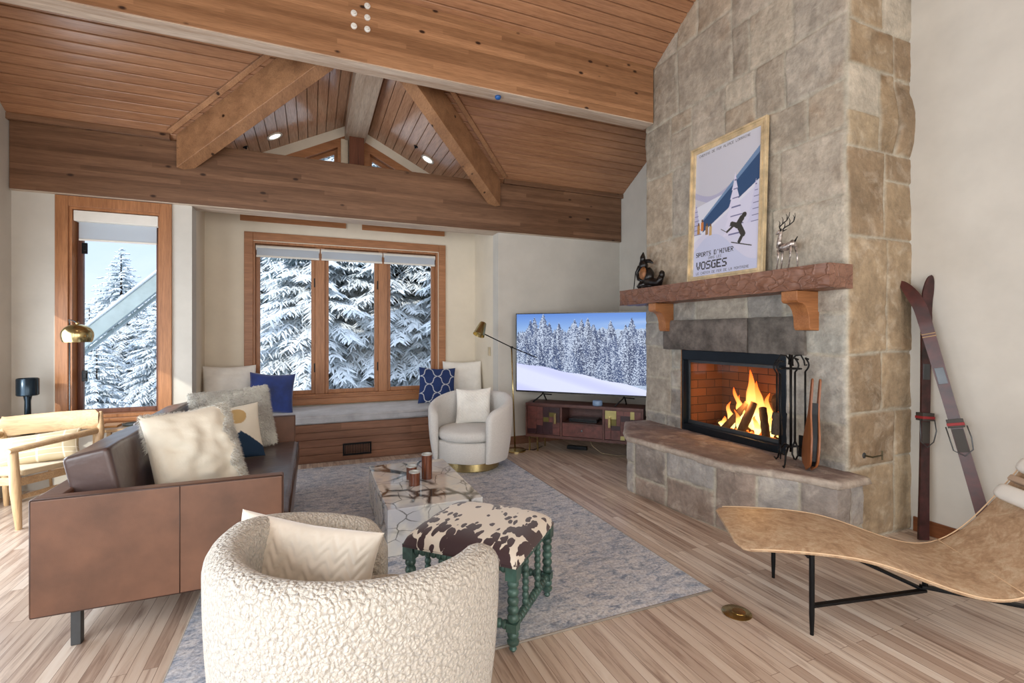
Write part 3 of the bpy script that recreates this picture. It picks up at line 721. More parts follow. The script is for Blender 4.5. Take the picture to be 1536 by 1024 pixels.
def flame(x, y, z, h, w, lean, seed):
    n = 18; k = 14; vs = []; cs = []
    for i in range(n+1):
        t = i/n; r = 1.2*w*(math.sin(PI*min(1, (t+.12)/.62*.5+.0)) if t < .5 else 1)*(1-t)**.75*(1+.25*noise.noise(Vector((t*4, seed, 0)))) + .001
        cy = y+lean*t+.035*math.sin(t*5+seed)*t+.03*noise.noise(Vector((t*3, seed, 5))); cx = x+.02*noise.noise(Vector((t*3, seed, 9)))
        col = lin((1, .93-.10*t, .55)) if t < .35 else lin((1, .83-.50*(t-.35)/.65, .45-.36*(t-.35)/.65))
        for j in range(k):
            a_ = 2*PI*j/k; rr_ = r*(1+.22*noise.noise(Vector((math.cos(a_)*1.5, math.sin(a_)*1.5, t*6+seed))))
            vs.append((cx+rr_*.55*math.cos(a_), cy+rr_*math.sin(a_), z+h*t)); cs.append(col)
    mb.add(vs, [(i*k+j, i*k+(j+1)%k, (i+1)*k+(j+1)%k, (i+1)*k+j) for i in range(n) for j in range(k)], cs)
for q in ((3.82,3.30,.60,.56,.085,.03,1),(3.80,3.24,.60,.46,.075,-.03,2),(3.78,3.38,.60,.38,.055,.06,3),(3.84,3.17,.60,.36,.055,-.06,4),(3.76,3.47,.58,.26,.05,.04,5),(3.78,3.10,.58,.24,.05,-.08,6),
          (3.72,3.55,.575,.12,.05,.0,7),(3.74,3.02,.575,.15,.045,-.03,8),(3.72,3.36,.575,.20,.045,.02,9),(3.72,3.17,.575,.18,.045,-.02,10),(3.86,3.44,.6,.30,.035,.05,11),(3.86,2.98,.575,.22,.03,-.03,12),(3.74,2.93,.575,.08,.04,0,13)):
    flame(*q)
solo('fire', mb, FLM, 'yellow and orange flames burning over the leaning logs', 'fire', kind='stuff', smooth=True)

# ---------------------------------------------------------------- poster on the mantel
def img_mesh(img, P, eps=None):
    h, w, _ = img.shape; mb = MB(); rows = []
    lin_ = np.where(img <= .04045, img/12.92, ((np.clip(img, 0, 1)+.055)/1.055)**2.4)
    rows = [[P(i/(w-1), j/(h-1)) for i in range(w)] for j in range(h)]
    mb.grid(rows, [[tuple(lin_[j, i]) for i in range(w)] for j in range(h)]); return mb
FONT = {'A':'01110100011000111111100011000110001','B':'11110100011000111110100011000111110','C':'01111100001000010000100001000001111','D':'11110100011000110001100011000111110','E':'11111100001000011110100001000011111','F':'11111100001000011110100001000010000','G':'01111100001000010011100011000101111','H':'10001100011000111111100011000110001','I':'01110001000010000100001000010001110','L':'10000100001000010000100001000011111','M':'10001110111010110001100011000110001','N':'10001110011010110011100011000110001','O':'01110100011000110001100011000101110','P':'11110100011000111110100001000010000','R':'11110100011000111110101001001010001','S':'01111100001000001110000010000111110','T':'11111001000010000100001000010000100','U':'10001100011000110001100011000101110','V':'10001100011000110001010100101000100','X':'10001010100010000100001000101010001','Y':'10001010100010000100001000010000100',"'":'00100001000000000000000000000000000','-':'00000000000000011111000000000000000'}
def draw_text(img, s, x, y, sz, col, wsp=1.0):
    for ch in s:
        if ch in FONT:
            g = FONT[ch]
            for r in range(7):
                for c in range(5):
                    if g[r*5+c] == '1':
                        a = int(x+c*sz*wsp); b = int(y+r*sz); img[b:max(b+1, int(y+(r+1)*sz)), a:max(a+1, int(x+(c+1)*sz*wsp))] = col
        x += 6*sz*wsp
W_, H_ = 230, 360
img = np.zeros((H_, W_, 3)); yy, xx = np.mgrid[0:H_, 0:W_]; u = xx/W_; w_ = yy/H_
img[:] = (.80,.80,.84); img = img*(1-.06*w_[..., None])
def fill(mask, c, a=1): img[mask] = np.array(c)*a+img[mask]*(1-a)
fill((w_ > .28+.10*np.sin(u*4+.3)) & (w_ < .36+.08*np.sin(u*4)), (.70,.70,.80))
fill(w_ > .44-.10*u, (.86,.87,.92))
fill((w_ > .62-.50*u) & (w_ < .70-.34*u) & (u > .15), (.22,.33,.48))
fill((w_ > .62-.50*u) & (w_ < .63-.46*u) & (u > .15), (.45,.56,.70))
fill(w_ > .72-.33*u, (.83,.83,.91)); fill(w_ > .80-.12*np.sin(u*5), (.78,.80,.90))
for (cx, top, bot, wd, c) in ((.64,.26,.72,.16,(.86,.85,.93)), (.93,.36,.66,.11,(.80,.80,.90)), (.03,.40,.66,.10,(.72,.72,.84))):
    t = (w_-top)/(bot-top); half = wd*t*(.75+.25*((t*7) % 1)); fill((t > 0) & (t < 1) & (np.abs(u-cx) < half), c)
    fill((t > .1) & (t < 1) & (np.abs(u-cx) < half) & (((t*7) % 1) > .86) & (u > cx-half*.5), (.45,.45,.60))
for cx, cy, c in ((.08,.62,(.72,.55,.33)),(.14,.60,(.80,.50,.28)),(.22,.64,(.62,.50,.38)),(.28,.65,(.78,.66,.46))):
    fill((np.abs(u-cx) < .022) & (np.abs(w_-cy) < .035), c); fill(((u-cx)/.014)**2+((w_-cy+.045)/.012)**2 < 1, (.45,.33,.25))
def stroke(a, b, r, c):
    ax_, ay = a; bx, by = b; px = u-ax_; py = (w_-ay)*H_/W_; dx = bx-ax_; dy = (by-ay)*H_/W_; t = np.clip((px*dx+py*dy)/(dx*dx+dy*dy), 0, 1)
    fill((px-t*dx)**2+(py-t*dy)**2 < r*r, c)
DK = (.25,.25,.24)
OX, OY = .09, -.04
for a, b_, r in (((.60,.70),(.52,.68),.028),((.60,.70),(.66,.655),.035),((.62,.70),(.68,.77),.035),((.68,.77),(.63,.82),.022),((.56,.69),(.45,.73),.014),((.69,.635),(.695,.635),.03)): stroke((a[0]+OX, a[1]+OY), (b_[0]+OX, b_[1]+OY), r, DK)
stroke((.52+OX,.815+OY),(.80+OX,.865+OY), .006, DK); stroke((.44+OX,.73+OY),(.36+OX,.70+OY), .004, DK)
TX = (.22,.22,.24)
draw_text(img, "SPORTS D'HIVER", 12, 290, 1.9, TX, .86); draw_text(img, 'DANS LES', 60, 306, 1, TX); draw_text(img, 'VOSGES', 14, 317, 3.2, TX); draw_text(img, 'VOSGES', 15.2, 317.8, 3.2, TX); draw_text(img, "SPORTS D'HIVER", 12.8, 290.6, 1.9, TX, .86)
draw_text(img, 'LE CHEMIN DE FER DE LA MONTAGNE', 14, 346, 1, TX)
draw_text(img, 'CHEMINS DE FER ALSACE LORRAINE', 14, 8, 1, TX)
PC = colmat('poster_print', .3, spec=.5)
pt = thing('framed_poster', 'gold framed winter sports poster leaning on the stone above the mantel', 'poster', (3.42, 3.265, 1.985))
pt.rotation_euler = (0, R(2.2), 0); MW[pt.name] = Matrix.LocRotScale(Vector(pt.location), pt.rotation_euler.copy(), Vector((1,1,1)))
pw, ph, fw = .86, 1.315, .055
obj('print', img_mesh(img, lambda s, t: (.0, pw/2-fw-s*(pw-2*fw), ph-fw-t*(ph-2*fw))), PC, pt, world=False)
mb = MB()
for d0, d1, x in ((0, .018, -.022), (.018, .040, -.010), (.040, fw+.006, -.014)):
    a0, a1 = -pw/2+d0, pw/2-d0; b0, b1 = d0, ph-d0; w__ = d1-d0
    mb.box((x, a0, b0), (.012, a0+w__, b1)); mb.box((x, a1-w__, b0), (.012, a1, b1)); mb.box((x, a0+w__, b1-w__), (.012, a1-w__, b1)); mb.box((x, a0+w__, b0), (.012, a1-w__, b0+w__))
GOLD = plain('gold_leaf', (.84,.76,.61), .42, .3, var=.14, vs=9)
obj('frame', mb, GOLD, pt, world=False, bevel=.002)
obj('backing', MB().box((.002, -pw/2+.01, .01), (.016, pw/2-.01, ph-.01)), BLACK, pt, world=False)

# ---------------------------------------------------------------- mantel figurines
FIGC = plain('figurine_dark', (.10,.085,.08), .3, .3, var=.5, vs=40)
FIGB = plain('figurine_brown', (.50,.33,.20), .45, .1, var=.3, vs=30)
t = thing('bear_figurine', 'small dark carved animal figure reclining with a stick at the left end of the mantel', 'figurine', (3.36, 4.17, 1.99))
mb = MB()
mb.blob((3.36, 4.24, 2.12), (.055, .085, .10), 8, .25, 1)            # torso
mb.blob((3.36, 4.31, 2.25), (.05, .055, .055), 8, .25, 2)           # head
mb.tube([(3.35, 4.31, 2.27), (3.35, 4.31, 2.34), (3.35, 4.30, 2.39)], [.035,.028,.004], 10)
mb.tube([(3.36, 4.27, 2.29), (3.36, 4.20, 2.28), (3.36, 4.15, 2.25)], [.022,.020,.006], 8)
mb.tube([(3.34, 4.35, 2.24), (3.34, 4.40, 2.18), (3.34, 4.37, 2.10), (3.34, 4.30, 2.07)], [.022,.02,.02,.012], 8)
mb.tube([(3.35, 4.22, 2.06), (3.34, 4.12, 2.045), (3.34, 4.03, 2.03), (3.34, 3.99, 2.10)], [.05,.045,.04,.03], 10)
mb.tube([(3.38, 4.26, 2.05), (3.35, 4.33, 2.03), (3.33, 4.36, 2.0)], [.045,.045,.03], 10)
mb.blob((3.34, 3.985, 2.11), (.03,.03,.045), 6, .2, 5)
obj('body', mb, FIGC, t, smooth=True)
obj('chest_patch', MB().blob((3.315, 4.26, 2.15), (.03,.055,.07), 8, .2, 4), FIGB, t, smooth=True)
obj('stick', MB().tube([(3.33, 4.41, 2.19), (3.32, 4.43, 1.987)], .005, 6), BLACK, t, smooth=True)
obj('rock_base', MB().blob((3.36, 4.23, 2.01), (.06,.12,.026), 8, .2, 6), FIGC, t, smooth=True)
SIL = plain('silver_patches', (.56,.53,.51), .35, .7, var=.65, vs=38)
DSL = plain('dark_pewter', (.16,.15,.15), .35, .7)
t = thing('reindeer_figurine', 'slim metal reindeer figurine with antlers at the right end of the mantel', 'figurine', (3.37, 2.60, 1.985))
mb = MB()
mb.tube([(3.37, 2.665, 2.16),(3.37, 2.64, 2.17),(3.37, 2.60, 2.165),(3.37, 2.56, 2.175),(3.37, 2.535, 2.19),(3.37, 2.525, 2.19)], [.012,.032,.030,.026,.026,.006], 12)
mb.tube([(3.37, 2.652, 2.17),(3.37, 2.657, 2.22),(3.37, 2.648, 2.27),(3.37, 2.645, 2.295)], [.027,.018,.013,.014], 10)
mb.tube([(3.37, 2.635, 2.292),(3.37, 2.655, 2.293),(3.37, 2.685, 2.278)], [.012,.016,.006], 10)
obj('body', mb, SIL, t, smooth=True)
for (ya, za, yb2, zb, xo) in ((2.655,2.15,2.675,1.985,-.012),(2.645,2.15,2.655,1.985,.014),(2.55,2.17,2.575,1.985,-.012),(2.535,2.17,2.515,1.985,.014)):
    obj('leg', MB().tube([(3.37+xo, ya, za),(3.37+xo, (ya+yb2)/2-.006, (za+zb)/2+.02),(3.37+xo, yb2, zb)], [.014,.006,.005], 8), SIL, t, smooth=True)
for sg in (-1, 1):
    mb = MB(); X0 = 3.37+sg*.008
    main = [(X0, 2.64, 2.30),(X0+sg*.02, 2.635, 2.325),(X0+sg*.03, 2.60, 2.34),(X0+sg*.03, 2.565, 2.36),(X0+sg*.025, 2.55, 2.39),(X0+sg*.02, 2.548, 2.42)]
    mb.tube(main, [.005,.005,.004,.004,.003,.002], 6)
    for k, hh in ((1,.05),(2,.055),(3,.05)): q = main[k]; mb.tube([q, (q[0], q[1]-.004, q[2]+hh*.6), (q[0], q[1]+.006, q[2]+hh)], [.004,.003,.0015], 6)
    obj('antler', mb, DSL, t, smooth=True)
    obj('ear', MB().tube([(3.37+sg*.01, 2.64, 2.295),(3.37+sg*.03, 2.615, 2.308)], [.006,.002], 6), DSL, t, smooth=True)
obj('tail', MB().tube([(3.37, 2.53, 2.195),(3.37, 2.505, 2.23)], [.007,.003], 6), DSL, t, smooth=True)

# ---------------------------------------------------------------- fire tools and bellows
IRON = plain('wrought_iron', (.085,.08,.08), .5, .6)
t = thing('fire_tool_set', 'black wrought iron fire tool stand on the right end of the hearth', 'fire tools', (3.27, 2.50, .525))
cx, cy = 3.29, 2.50
mb = MB(); mb.tube([(cx, cy, .62), (cx, cy, 1.31)], .009, 10); mb.lathe([(.0,-.0),(.016,.01),(.016,.03),(0,.04)], 10, (cx, cy, 1.30))
mb.tube([(cx+.07*math.cos(a_*PI/8), cy+.07*math.sin(a_*PI/8), 1.24) for a_ in range(17)], .005, 6)
obj('pole', mb, IRON, t, smooth=True)
for k in range(3):
    a_ = R(200+120*k); dx, dy = math.cos(a_), math.sin(a_)
    obj('leg', MB().tube([(cx, cy, .66),(cx+dx*.06, cy+dy*.06, .665),(cx+dx*.11, cy+dy*.11, .61),(cx+dx*.125, cy+dy*.125, .55),(cx+dx*.145, cy+dy*.145, .531),(cx+dx*.165, cy+dy*.165, .545)], [.009,.008,.007,.006,.006,.005], 8), IRON, t, smooth=True)
for k in range(4):
    a_ = R(45+90*k); dx, dy = math.cos(a_), math.sin(a_)
    obj('hook', MB().tube([(cx, cy, 1.29),(cx+dx*.03, cy+dy*.03, 1.335),(cx+dx*.065, cy+dy*.065, 1.34),(cx+dx*.085, cy+dy*.085, 1.30),(cx+dx*.09, cy+dy*.09, 1.265),(cx+dx*.105, cy+dy*.105, 1.27)], .006, 8), IRON, t, smooth=True)
def tool(name, dx, dy, zt_, zb, label, head):
    q = thing(name, label, 'fire tool', (cx+dx, cy+dy, zb))
    x, y = cx+dx, cy+dy
    lp = [(x, y, zt_-.10)]+[(x+.0*i, y+.028*math.sin(PI*i/6)*(1 if dy > 0 else -1), zt_-.10+.10*i/6) for i in range(1, 6)]+[(x, y, zt_)]
    obj('handle', MB().tube(lp, .006, 8).tube([(x, y, zt_), (x+.012, y-.02, zt_-.01)], .006, 8), IRON, q, smooth=True)
    obj('rod', MB().tube([(x, y, zt_-.10), (x, y, zb+.12)], .007, 8), IRON, q, smooth=True)
    head(q, x, y, zb)
def h_poker(q, x, y, z): obj('hook_tip', MB().tube([(x, y, z+.12),(x, y, z+.01)], [.007,.004], 8).tube([(x, y, z+.06),(x, y-.025, z+.05),(x, y-.03, z+.075)], [.006,.005,.003], 8), IRON, q, smooth=True)
def h_shovel(q, x, y, z): obj('shovel_pan', MB().box((x-.004, y-.05, z), (x+.004, y+.05, z+.16)).tube([(x, y, z+.16),(x, y, z+.19)], .007, 8), IRON, q, bevel=.003)
def h_brush(q, x, y, z):
    obj('brush_head', MB().lathe([(.0,.17),(.022,.165),(.028,.13),(.024,.11),(.03,.10),(.036,.03),(.034,0),(0,0)], 14, (x, y, z)), plain('bristles', (.20,.17,.14), .9, bs=.8, bscale=120, bd=.005), q, smooth='auto')
    obj('binding', MB().lathe([(.029,.16),(.031,.15),(.029,.14)], 14, (x, y, z)), FIGB, q, smooth=True)
def h_tongs(q, x, y, z):
    for s in (-1, 1): obj('jaw', MB().tube([(x, y, z+.14),(x, y+s*.02, z+.10),(x, y+s*.022, z+.04),(x, y+s*.004, z+.005)], .006, 8), IRON, q, smooth=True)
def h_brush2(q, x, y, z):
    obj('brush_head', MB().lathe([(.0,.17),(.030,.165),(.036,.13),(.030,.11),(.034,.10),(.040,.03),(.038,0),(0,0)], 14, (x, y, z)), plain('knotted_rope', (.26,.21,.17), .9, bs=.9, bscale=90, bd=.008), q, smooth='auto')
tool('hearth_brush', -.035, .088, 1.30, .735, 'hearth brush with a knotted brown head hanging on the left of the fire tool stand', h_brush2)
tool('fire_poker', -.09, .015, 1.30, .56, 'thin iron poker hanging nearest the room on the fire tool stand', h_poker)
tool('ash_shovel', .06, -.07, 1.32, .585, 'ash shovel with a flat pan hanging at the right of the fire tool stand', h_shovel)
tool('fire_tongs', -.055, -.075, 1.32, .58, 'iron tongs hanging at the front of the fire tool stand', h_tongs)
BEL = wood('bellows_wood', (.46,.26,.14), (.62,.38,.22), 'Z', .35, 10, knots=False)
t = thing('fireplace_bellows', 'wooden bellows leaning on the stone beside the fire tools', 'bellows', (3.27, 2.345, .525))
t.rotation_euler = (R(-3), R(5), R(-36)); MW[t.name] = Matrix.LocRotScale(Vector(t.location), t.rotation_euler.copy(), Vector((1,1,1)))
prof = [(.0,.012),(.02,.03),(.04,.08),(.075,.10),(.15,.10),(.24,.088),(.32,.06),(.40,.032),(.48,.020),(.58,.018),(.64,.015),(.655,.0)]
for xo, nm in ((-.028, 'front_board'), (.022, 'back_board')):
    poly = [(w__, z) for z, w__ in prof]+[(-w__, z) for z, w__ in reversed(prof[1:-1])]
    mb = MB(); n = len(poly); vs = [(xo-(.028 if z < .1 else 0)*(.1-z)/.1*(-1 if xo < 0 else 1)*.3, y*.85, z) for y, z in poly]; vs2 = [(v_[0]+.012, v_[1], v_[2]) for v_ in vs]
    mb.add(vs+vs2, [tuple(range(n)), tuple(reversed(range(n, 2*n)))]+[((i+1)%n, i, n+i, n+(i+1)%n) for i in range(n)]); obj(nm, mb, BEL, t, world=False, bevel=.002)
poly = [(w__*.78, z) for z, w__ in prof[2:9]]+[(-w__*.78, z) for z, w__ in reversed(prof[2:9])]
mb = MB(); n = len(poly); vs = [(-.016, y*.85, z) for y, z in poly]; vs2 = [(.022, v_[1], v_[2]) for v_ in vs]
mb.add(vs+vs2, [tuple(range(n)), tuple(reversed(range(n, 2*n)))]+[((i+1)%n, i, n+i, n+(i+1)%n) for i in range(n)]); obj('leather_gusset', mb, BLACK, t, world=False)

# ---------------------------------------------------------------- skis
SKM = plain('ski_lacquer', (.25,.10,.08), .35, var=.35, vs=7, bs=.2, bscale=40)
SKD = plain('ski_lacquer_dark', (.20,.10,.10), .35, var=.5, vs=12)
LEA = plain('binding_leather', (.22,.20,.18), .6); RED = plain('red_strap', (.55,.13,.14), .6); TAPE = plain('pale_band', (.62,.50,.34), .5)
def ski(p, q, tipdir, mat_, label, facing):
    p, q = Vector(p), Vector(q); d = (q-p).normalized(); f = Vector(facing).normalized(); f = (f-d*f.dot(d)).normalized(); sd = d.cross(f)
    Ln = (q-p).length; t = thing('wooden_ski', label, 'ski', tuple(p))
    n = 40; mb = MB(); rows = []
    def cen(s):
        c_ = p+d*s; over = max(0, s-(Ln-.28)); return c_+Vector(tipdir)*(over**2*1.1)
    def hw(s):
        r_ = s/Ln; w__ = .040-.007*math.sin(PI*min(1, r_/.85)); 
        if s > Ln-.16: k = (s-(Ln-.16))/.16; w__ = .041*math.sqrt(max(0, 1-k**2.2))+.001
        return w__
    vs = []
    for i in range(n+1):
        s = Ln*(1-(1-i/n)**1.4); c_ = cen(s); w__ = hw(s); th = .008 if s < Ln-.3 else .005
        for a_, b_ in ((-1,-1),(1,-1),(1,1),(-1,1)): vs.append(c_+sd*a_*w__+f*b_*th)
    fs = [(i*4+k, i*4+(k+1)%4, (i+1)*4+(k+1)%4, (i+1)*4+k) for i in range(n) for k in range(4)]+[(3,2,1,0), (n*4, n*4+1, n*4+2, n*4+3)]
    obj('ski_board', MB().add(vs, fs), mat_, t, smooth='auto')
    def band(s0, s1, m_, nm, lift=.009, wsc=1.05):
        a_, b_ = cen(s0), cen(s1); w__ = hw((s0+s1)/2)*wsc
        mb = MB(); mb.add([a_-sd*w__-f*lift, a_+sd*w__-f*lift, a_+sd*w__+f*lift, a_-sd*w__+f*lift, b_-sd*w__-f*lift, b_+sd*w__-f*lift, b_+sd*w__+f*lift, b_-sd*w__+f*lift], [(3,2,1,0),(4,5,6,7),(0,1,5,4),(1,2,6,5),(2,3,7,6),(3,0,4,7)])
        obj(nm, mb, m_, t, bevel=.002)
    band(Ln-.42, Ln-.412, TAPE, 'band'); band(Ln-.44, Ln-.432, TAPE, 'band')
    band(Ln*.60, Ln*.66, GREYM, 'metal_plate', .0095, .75)
    band(Ln*.36, Ln*.44, LEA, 'heel_pad', .010, .9)
    band(Ln*.445, Ln*.475, LEA, 'toe_binding', .03, 1.35)
    band(Ln*.452, Ln*.462, RED, 'red_strap', .034, 1.4)
    c_ = cen(Ln*.45); obj('cable', MB().tube([c_+sd*.055+f*.02, c_+sd*.06-d*.08+f*.03, c_+sd*.05-d*.16+f*.02, c_-d*.2+f*.022, c_-sd*.05-d*.16+f*.02, c_-sd*.055+f*.02], .004, 6), GREYM, t, smooth=True)
ski((4.08, 2.06, .009), (4.205, 2.10, 1.93), (0, -.3, 0), SKD, 'dark ski standing nearly upright in the corner by the stone', (-.35, -1, 0))
ski((4.10, 1.66, .009), (4.12, 2.15, 1.90), (.0, .9, 0), SKM, 'reddish ski slanting across in front of the upright ski', (-1, -.45, 0))

# ---------------------------------------------------------------- tv and its stand
dv = Vector((.712, -.702, 0)); nv = Vector((-.702, -.712, 0))        # along the screen, towards the room
A0 = Vector((2.50, 5.86, 0))
def tvp(s, n_, z): return A0+dv*s+nv*n_+Vector((0, 0, z))
def obox(mb, s0, s1, n0, n1, z0, z1, col=None, mi=0):
    P_ = [tvp(s0,n0,z0),tvp(s1,n0,z0),tvp(s1,n1,z0),tvp(s0,n1,z0),tvp(s0,n0,z1),tvp(s1,n0,z1),tvp(s1,n1,z1),tvp(s0,n1,z1)]
    return mb.add(P_, [(0,1,2,3),(7,6,5,4),(4,5,1,0),(5,6,2,1),(6,7,3,2),(7,4,0,3)], col, mi)
rs = np.random.RandomState(4)
W_, H_ = 420, 236
yy, xx = np.mgrid[0:H_, 0:W_]; u = xx/W_; w_ = yy/H_
img = np.zeros((H_, W_, 3)); sky = np.array([.33,.52,.84]); hor = np.array([.66,.78,.93])
img[:] = sky*(1-np.clip(w_/.3, 0, 1))[..., None]+hor*np.clip(w_/.3, 0, 1)[..., None]
cl = np.clip(1-np.abs(w_-.12+.10*(u-.8))/.05, 0, 1)*np.clip((u-.5)*2, 0, 1)*.4; img = img*(1-cl[..., None])+np.array([.9,.92,.96])*cl[..., None]
def ridge(x, s, a, f): return sum(a/(k+1)*np.sin(x*f*(k+1)*1.7+s*k*2.3+s) for k in range(7))
nz = rs.rand(H_, W_)
sm = (nz+np.roll(nz,1,0)+np.roll(nz,1,1)+np.roll(nz,-1,1))/4
rl = .23-.05*np.clip((u-.35)*2,0,1)+.012*np.abs(np.sin(u*60))+ridge(u, 1.3, .012, 9)
m = (w_ > rl) & (u > .3); img[m] = (np.array([.74,.81,.92])*(.72+.4*sm[..., None]))[m]
# forest layers
for layer in range(9):
    base = .32+.055*layer; 
    for k in range(46):
        cx = rs.rand(); hgt = (.15+.035*layer)*(.6+.8*rs.rand())*(1.4 if rs.rand() < .12 else 1); by = base+.05+.03*rs.rand()+.10*max(0, cx-.3)*(layer/8); wd = hgt*.17
        x0 = max(0, int((cx-wd)*W_)); x1 = min(W_, int((cx+wd)*W_)+2); y0 = max(0, int((by-hgt)*H_)); y1 = min(H_, int(by*H_))
        if y1 <= y0 or x1 <= x0: continue
        sy, sx = np.mgrid[y0:y1, x0:x1]; t = (sy/H_-(by-hgt))/hgt; saw = .65+.35*((t*9+.3*sx/5) % 1); half = wd*t**.8*saw
        mm = np.abs(sx/W_-cx) < half
        dk = np.array([.15,.21,.36])+.12*rs.rand()*np.array([.6,.8,1]); br_ = np.array([.84,.89,.97])
        f = ((sm[y0:y1, x0:x1] > (.46+.10*rs.rand()+.10*(sx/W_ > cx)))).astype(float)*.9
        colr = dk*(1-f[..., None])+br_*f[..., None]; sub = img[y0:y1, x0:x1]; sub[mm] = colr[mm]
sl = .64+.31*u**1.2+.008*np.sin(u*22)
m = w_ > sl; sh = .93-.07*np.clip(np.sin((u*3-w_*6)*3), 0, 1)
img[m] = (np.stack([sh*.93, sh*.95, np.ones_like(sh)], -1))[m]
TVC = colmat('tv_picture', .4, emit=.85)
t = thing('television', 'large flat television showing a snowy mountain forest', 'television', tuple(tvp(.9, 0, .73)))
TW, z0, z1 = 1.83, .735, 1.765
obj('screen', img_mesh(img, lambda s, tt: tuple(tvp(.012+s*(TW-.024), .004, z1-.012-tt*(z1-z0-.03)))), TVC, t)
BLK = plain('tv_plastic', (.05,.06,.08), .25)
mb = MB(); obox(mb, 0, TW, -.03, .0, z0, z1); obox(mb, 0, TW, 0, .008, z1-.012, z1); obox(mb, 0, TW, 0, .008, z0, z0+.018); obox(mb, 0, .012, 0, .008, z0, z1); obox(mb, TW-.012, TW, 0, .008, z0, z1)
obj('housing', mb, BLK, t)
STz = .615
for s in (.38, 1.42):
    mb = MB(); mb.tube([tvp(s, -.015, z0+.01), tvp(s-.02, .0, z0-.03), tvp(s-.10, .115, STz+.008)], .009, 8); mb.tube([tvp(s, -.015, z0-.02), tvp(s, -.13, STz+.008)], .009, 8); mb.tube([tvp(s, -.015, z0-.02), tvp(s+.12, .02, z0-.02)], .007, 8)
    obj('stand_foot', mb, BLACK, t, smooth=True)
# cabinet
CABM = wood('cabinet_wood', (.28,.17,.16), (.44,.30,.27), 'X', .4, 12, knots=False)
CABD = plain('cabinet_block_dark', (.20,.11,.13), .35, var=.2); CABL = plain('cabinet_block_brown', (.38,.22,.20), .4, var=.2, vs=20); CABG = plain('cabinet_block_brass', (.70,.66,.44), .3, .7, var=.1); CABO = plain('cabinet_block_olive', (.42,.39,.20), .35, .5)
t = thing('media_console', 'low dark wood media console with brass blocks under the television', 'cabinet', tuple(tvp(.9, -.02, 0)))
s0, s1, n0, n1, cz0, cz1 = .19, 1.66, -.22, .15, .185, .615
mb = MB(); obox(mb, s0, s1, n0, n1, cz1-.035, cz1); obox(mb, s0, s1, n0, n1, cz0, cz0+.035); obox(mb, s0, s0+.02, n0, n1-.0, cz0+.035, cz1-.035); obox(mb, s1-.02, s1, n0, n1, cz0+.035, cz1-.035)
obox(mb, s0+.02, s1-.02, n0, n0+.015, cz0+.035, cz1-.035)
d1, d2 = s0+.47, s0+.47+.53
obox(mb, d1-.012, d1+.012, n0+.015, n1-.002, cz0+.035, cz1-.035); obox(mb, d2-.012, d2+.012, n0+.015, n1-.002, cz0+.035, cz1-.035)
obox(mb, d1+.012, d2-.012, n0+.015, n1-.006, cz0+.195, cz0+.207)
obj('carcass', mb, CABM, t, bevel=.002)
rr = random.Random(9)
def door(sa, sb, hside):
    dn = obj('door', obox(MB(), sa, sb, n1-.030, n1-.014, cz0+.038, cz1-.038), CABM, t)
    rects_ = split_rects(sa+.004, sb-.004, cz0+.042, cz1-.042, .085, .095, rr)
    for a_, b_, c_, d_ in rects_:
        k = rr.choices([0,1,2,3], [4,5,1.6,1.6])[0]; nm, m_ = (('dark_block', CABD), ('brown_block', CABL), ('brass_block', CABG), ('olive_block', CABO))[k]
        obj(nm, obox(MB(), a_+.002, b_-.002, n1-.014, n1-.014+rr.uniform(.004,.012), c_+.002, d_-.002), m_, dn)
    hs = sb-.075 if hside > 0 else sa+.045
    obj('handle', obox(MB(), hs, hs+.03, n1-.002, n1+.022, .37, .50), BRASS, dn, bevel=.002)
door(s0+.022, d1-.014, 1); door(d2+.014, s1-.022, -1)
dr = obj('drawer', obox(MB(), d1+.014, d2-.014, n1-.030, n1-.010, cz0+.038, cz0+.193), CABL, t, bevel=.002)
obj('knob', MB().lathe([(.006,0),(.006,.012),(.013,.016),(.013,.026),(0,.028)], 14, tvp((d1+d2)/2, n1-.010, .305), nv), GREYM, dr, smooth='auto')
for sa in (s0+.04, s1-.16):
    for nn in (n0+.02, n1-.05):
        mb = MB(); obox(mb, sa, sa+.012, nn, nn+.03, 0, cz0); obox(mb, sa+.108, sa+.12, nn, nn+.03, 0, cz0); obox(mb, sa+.012, sa+.108, nn, nn+.03, cz0-.012, cz0)
        obj('leg', mb, BRASS, t)
solo('media_box', obox(MB(), d1+.08, d2-.1, -.12, .06, cz0+.209, cz0+.25), BLK, 'thin black media box on the open shelf of the console', 'media player', bevel=.003)
solo('speaker_puck', MB().lathe([(.0,.0),(.055,.0),(.06,.008),(.06,.05),(.054,.06),(0,.06)], 24, tvp(1.10, .06, .616)), plain('pale_blue_plastic', (.48,.58,.70), .4), 'round pale blue gadget on the console below the television', 'gadget', smooth='auto')
solo('power_cable', MB().tube([tvp(.98, -.05, .19), tvp(1.02, .0, .10), tvp(1.15, .05, .03), tvp(1.35, .02, .01), tvp(1.5, -.03, .012)], .004, 6), plain('pale_cable', (.66,.60,.48), .6), 'pale cable hanging under the media console', 'cable', smooth=True)
solo('power_strip', obox(MB(), .66, .92, -.19, -.13, .0, .045), BLACK, 'black power strip on the floor under the media console', 'power strip', bevel=.004)
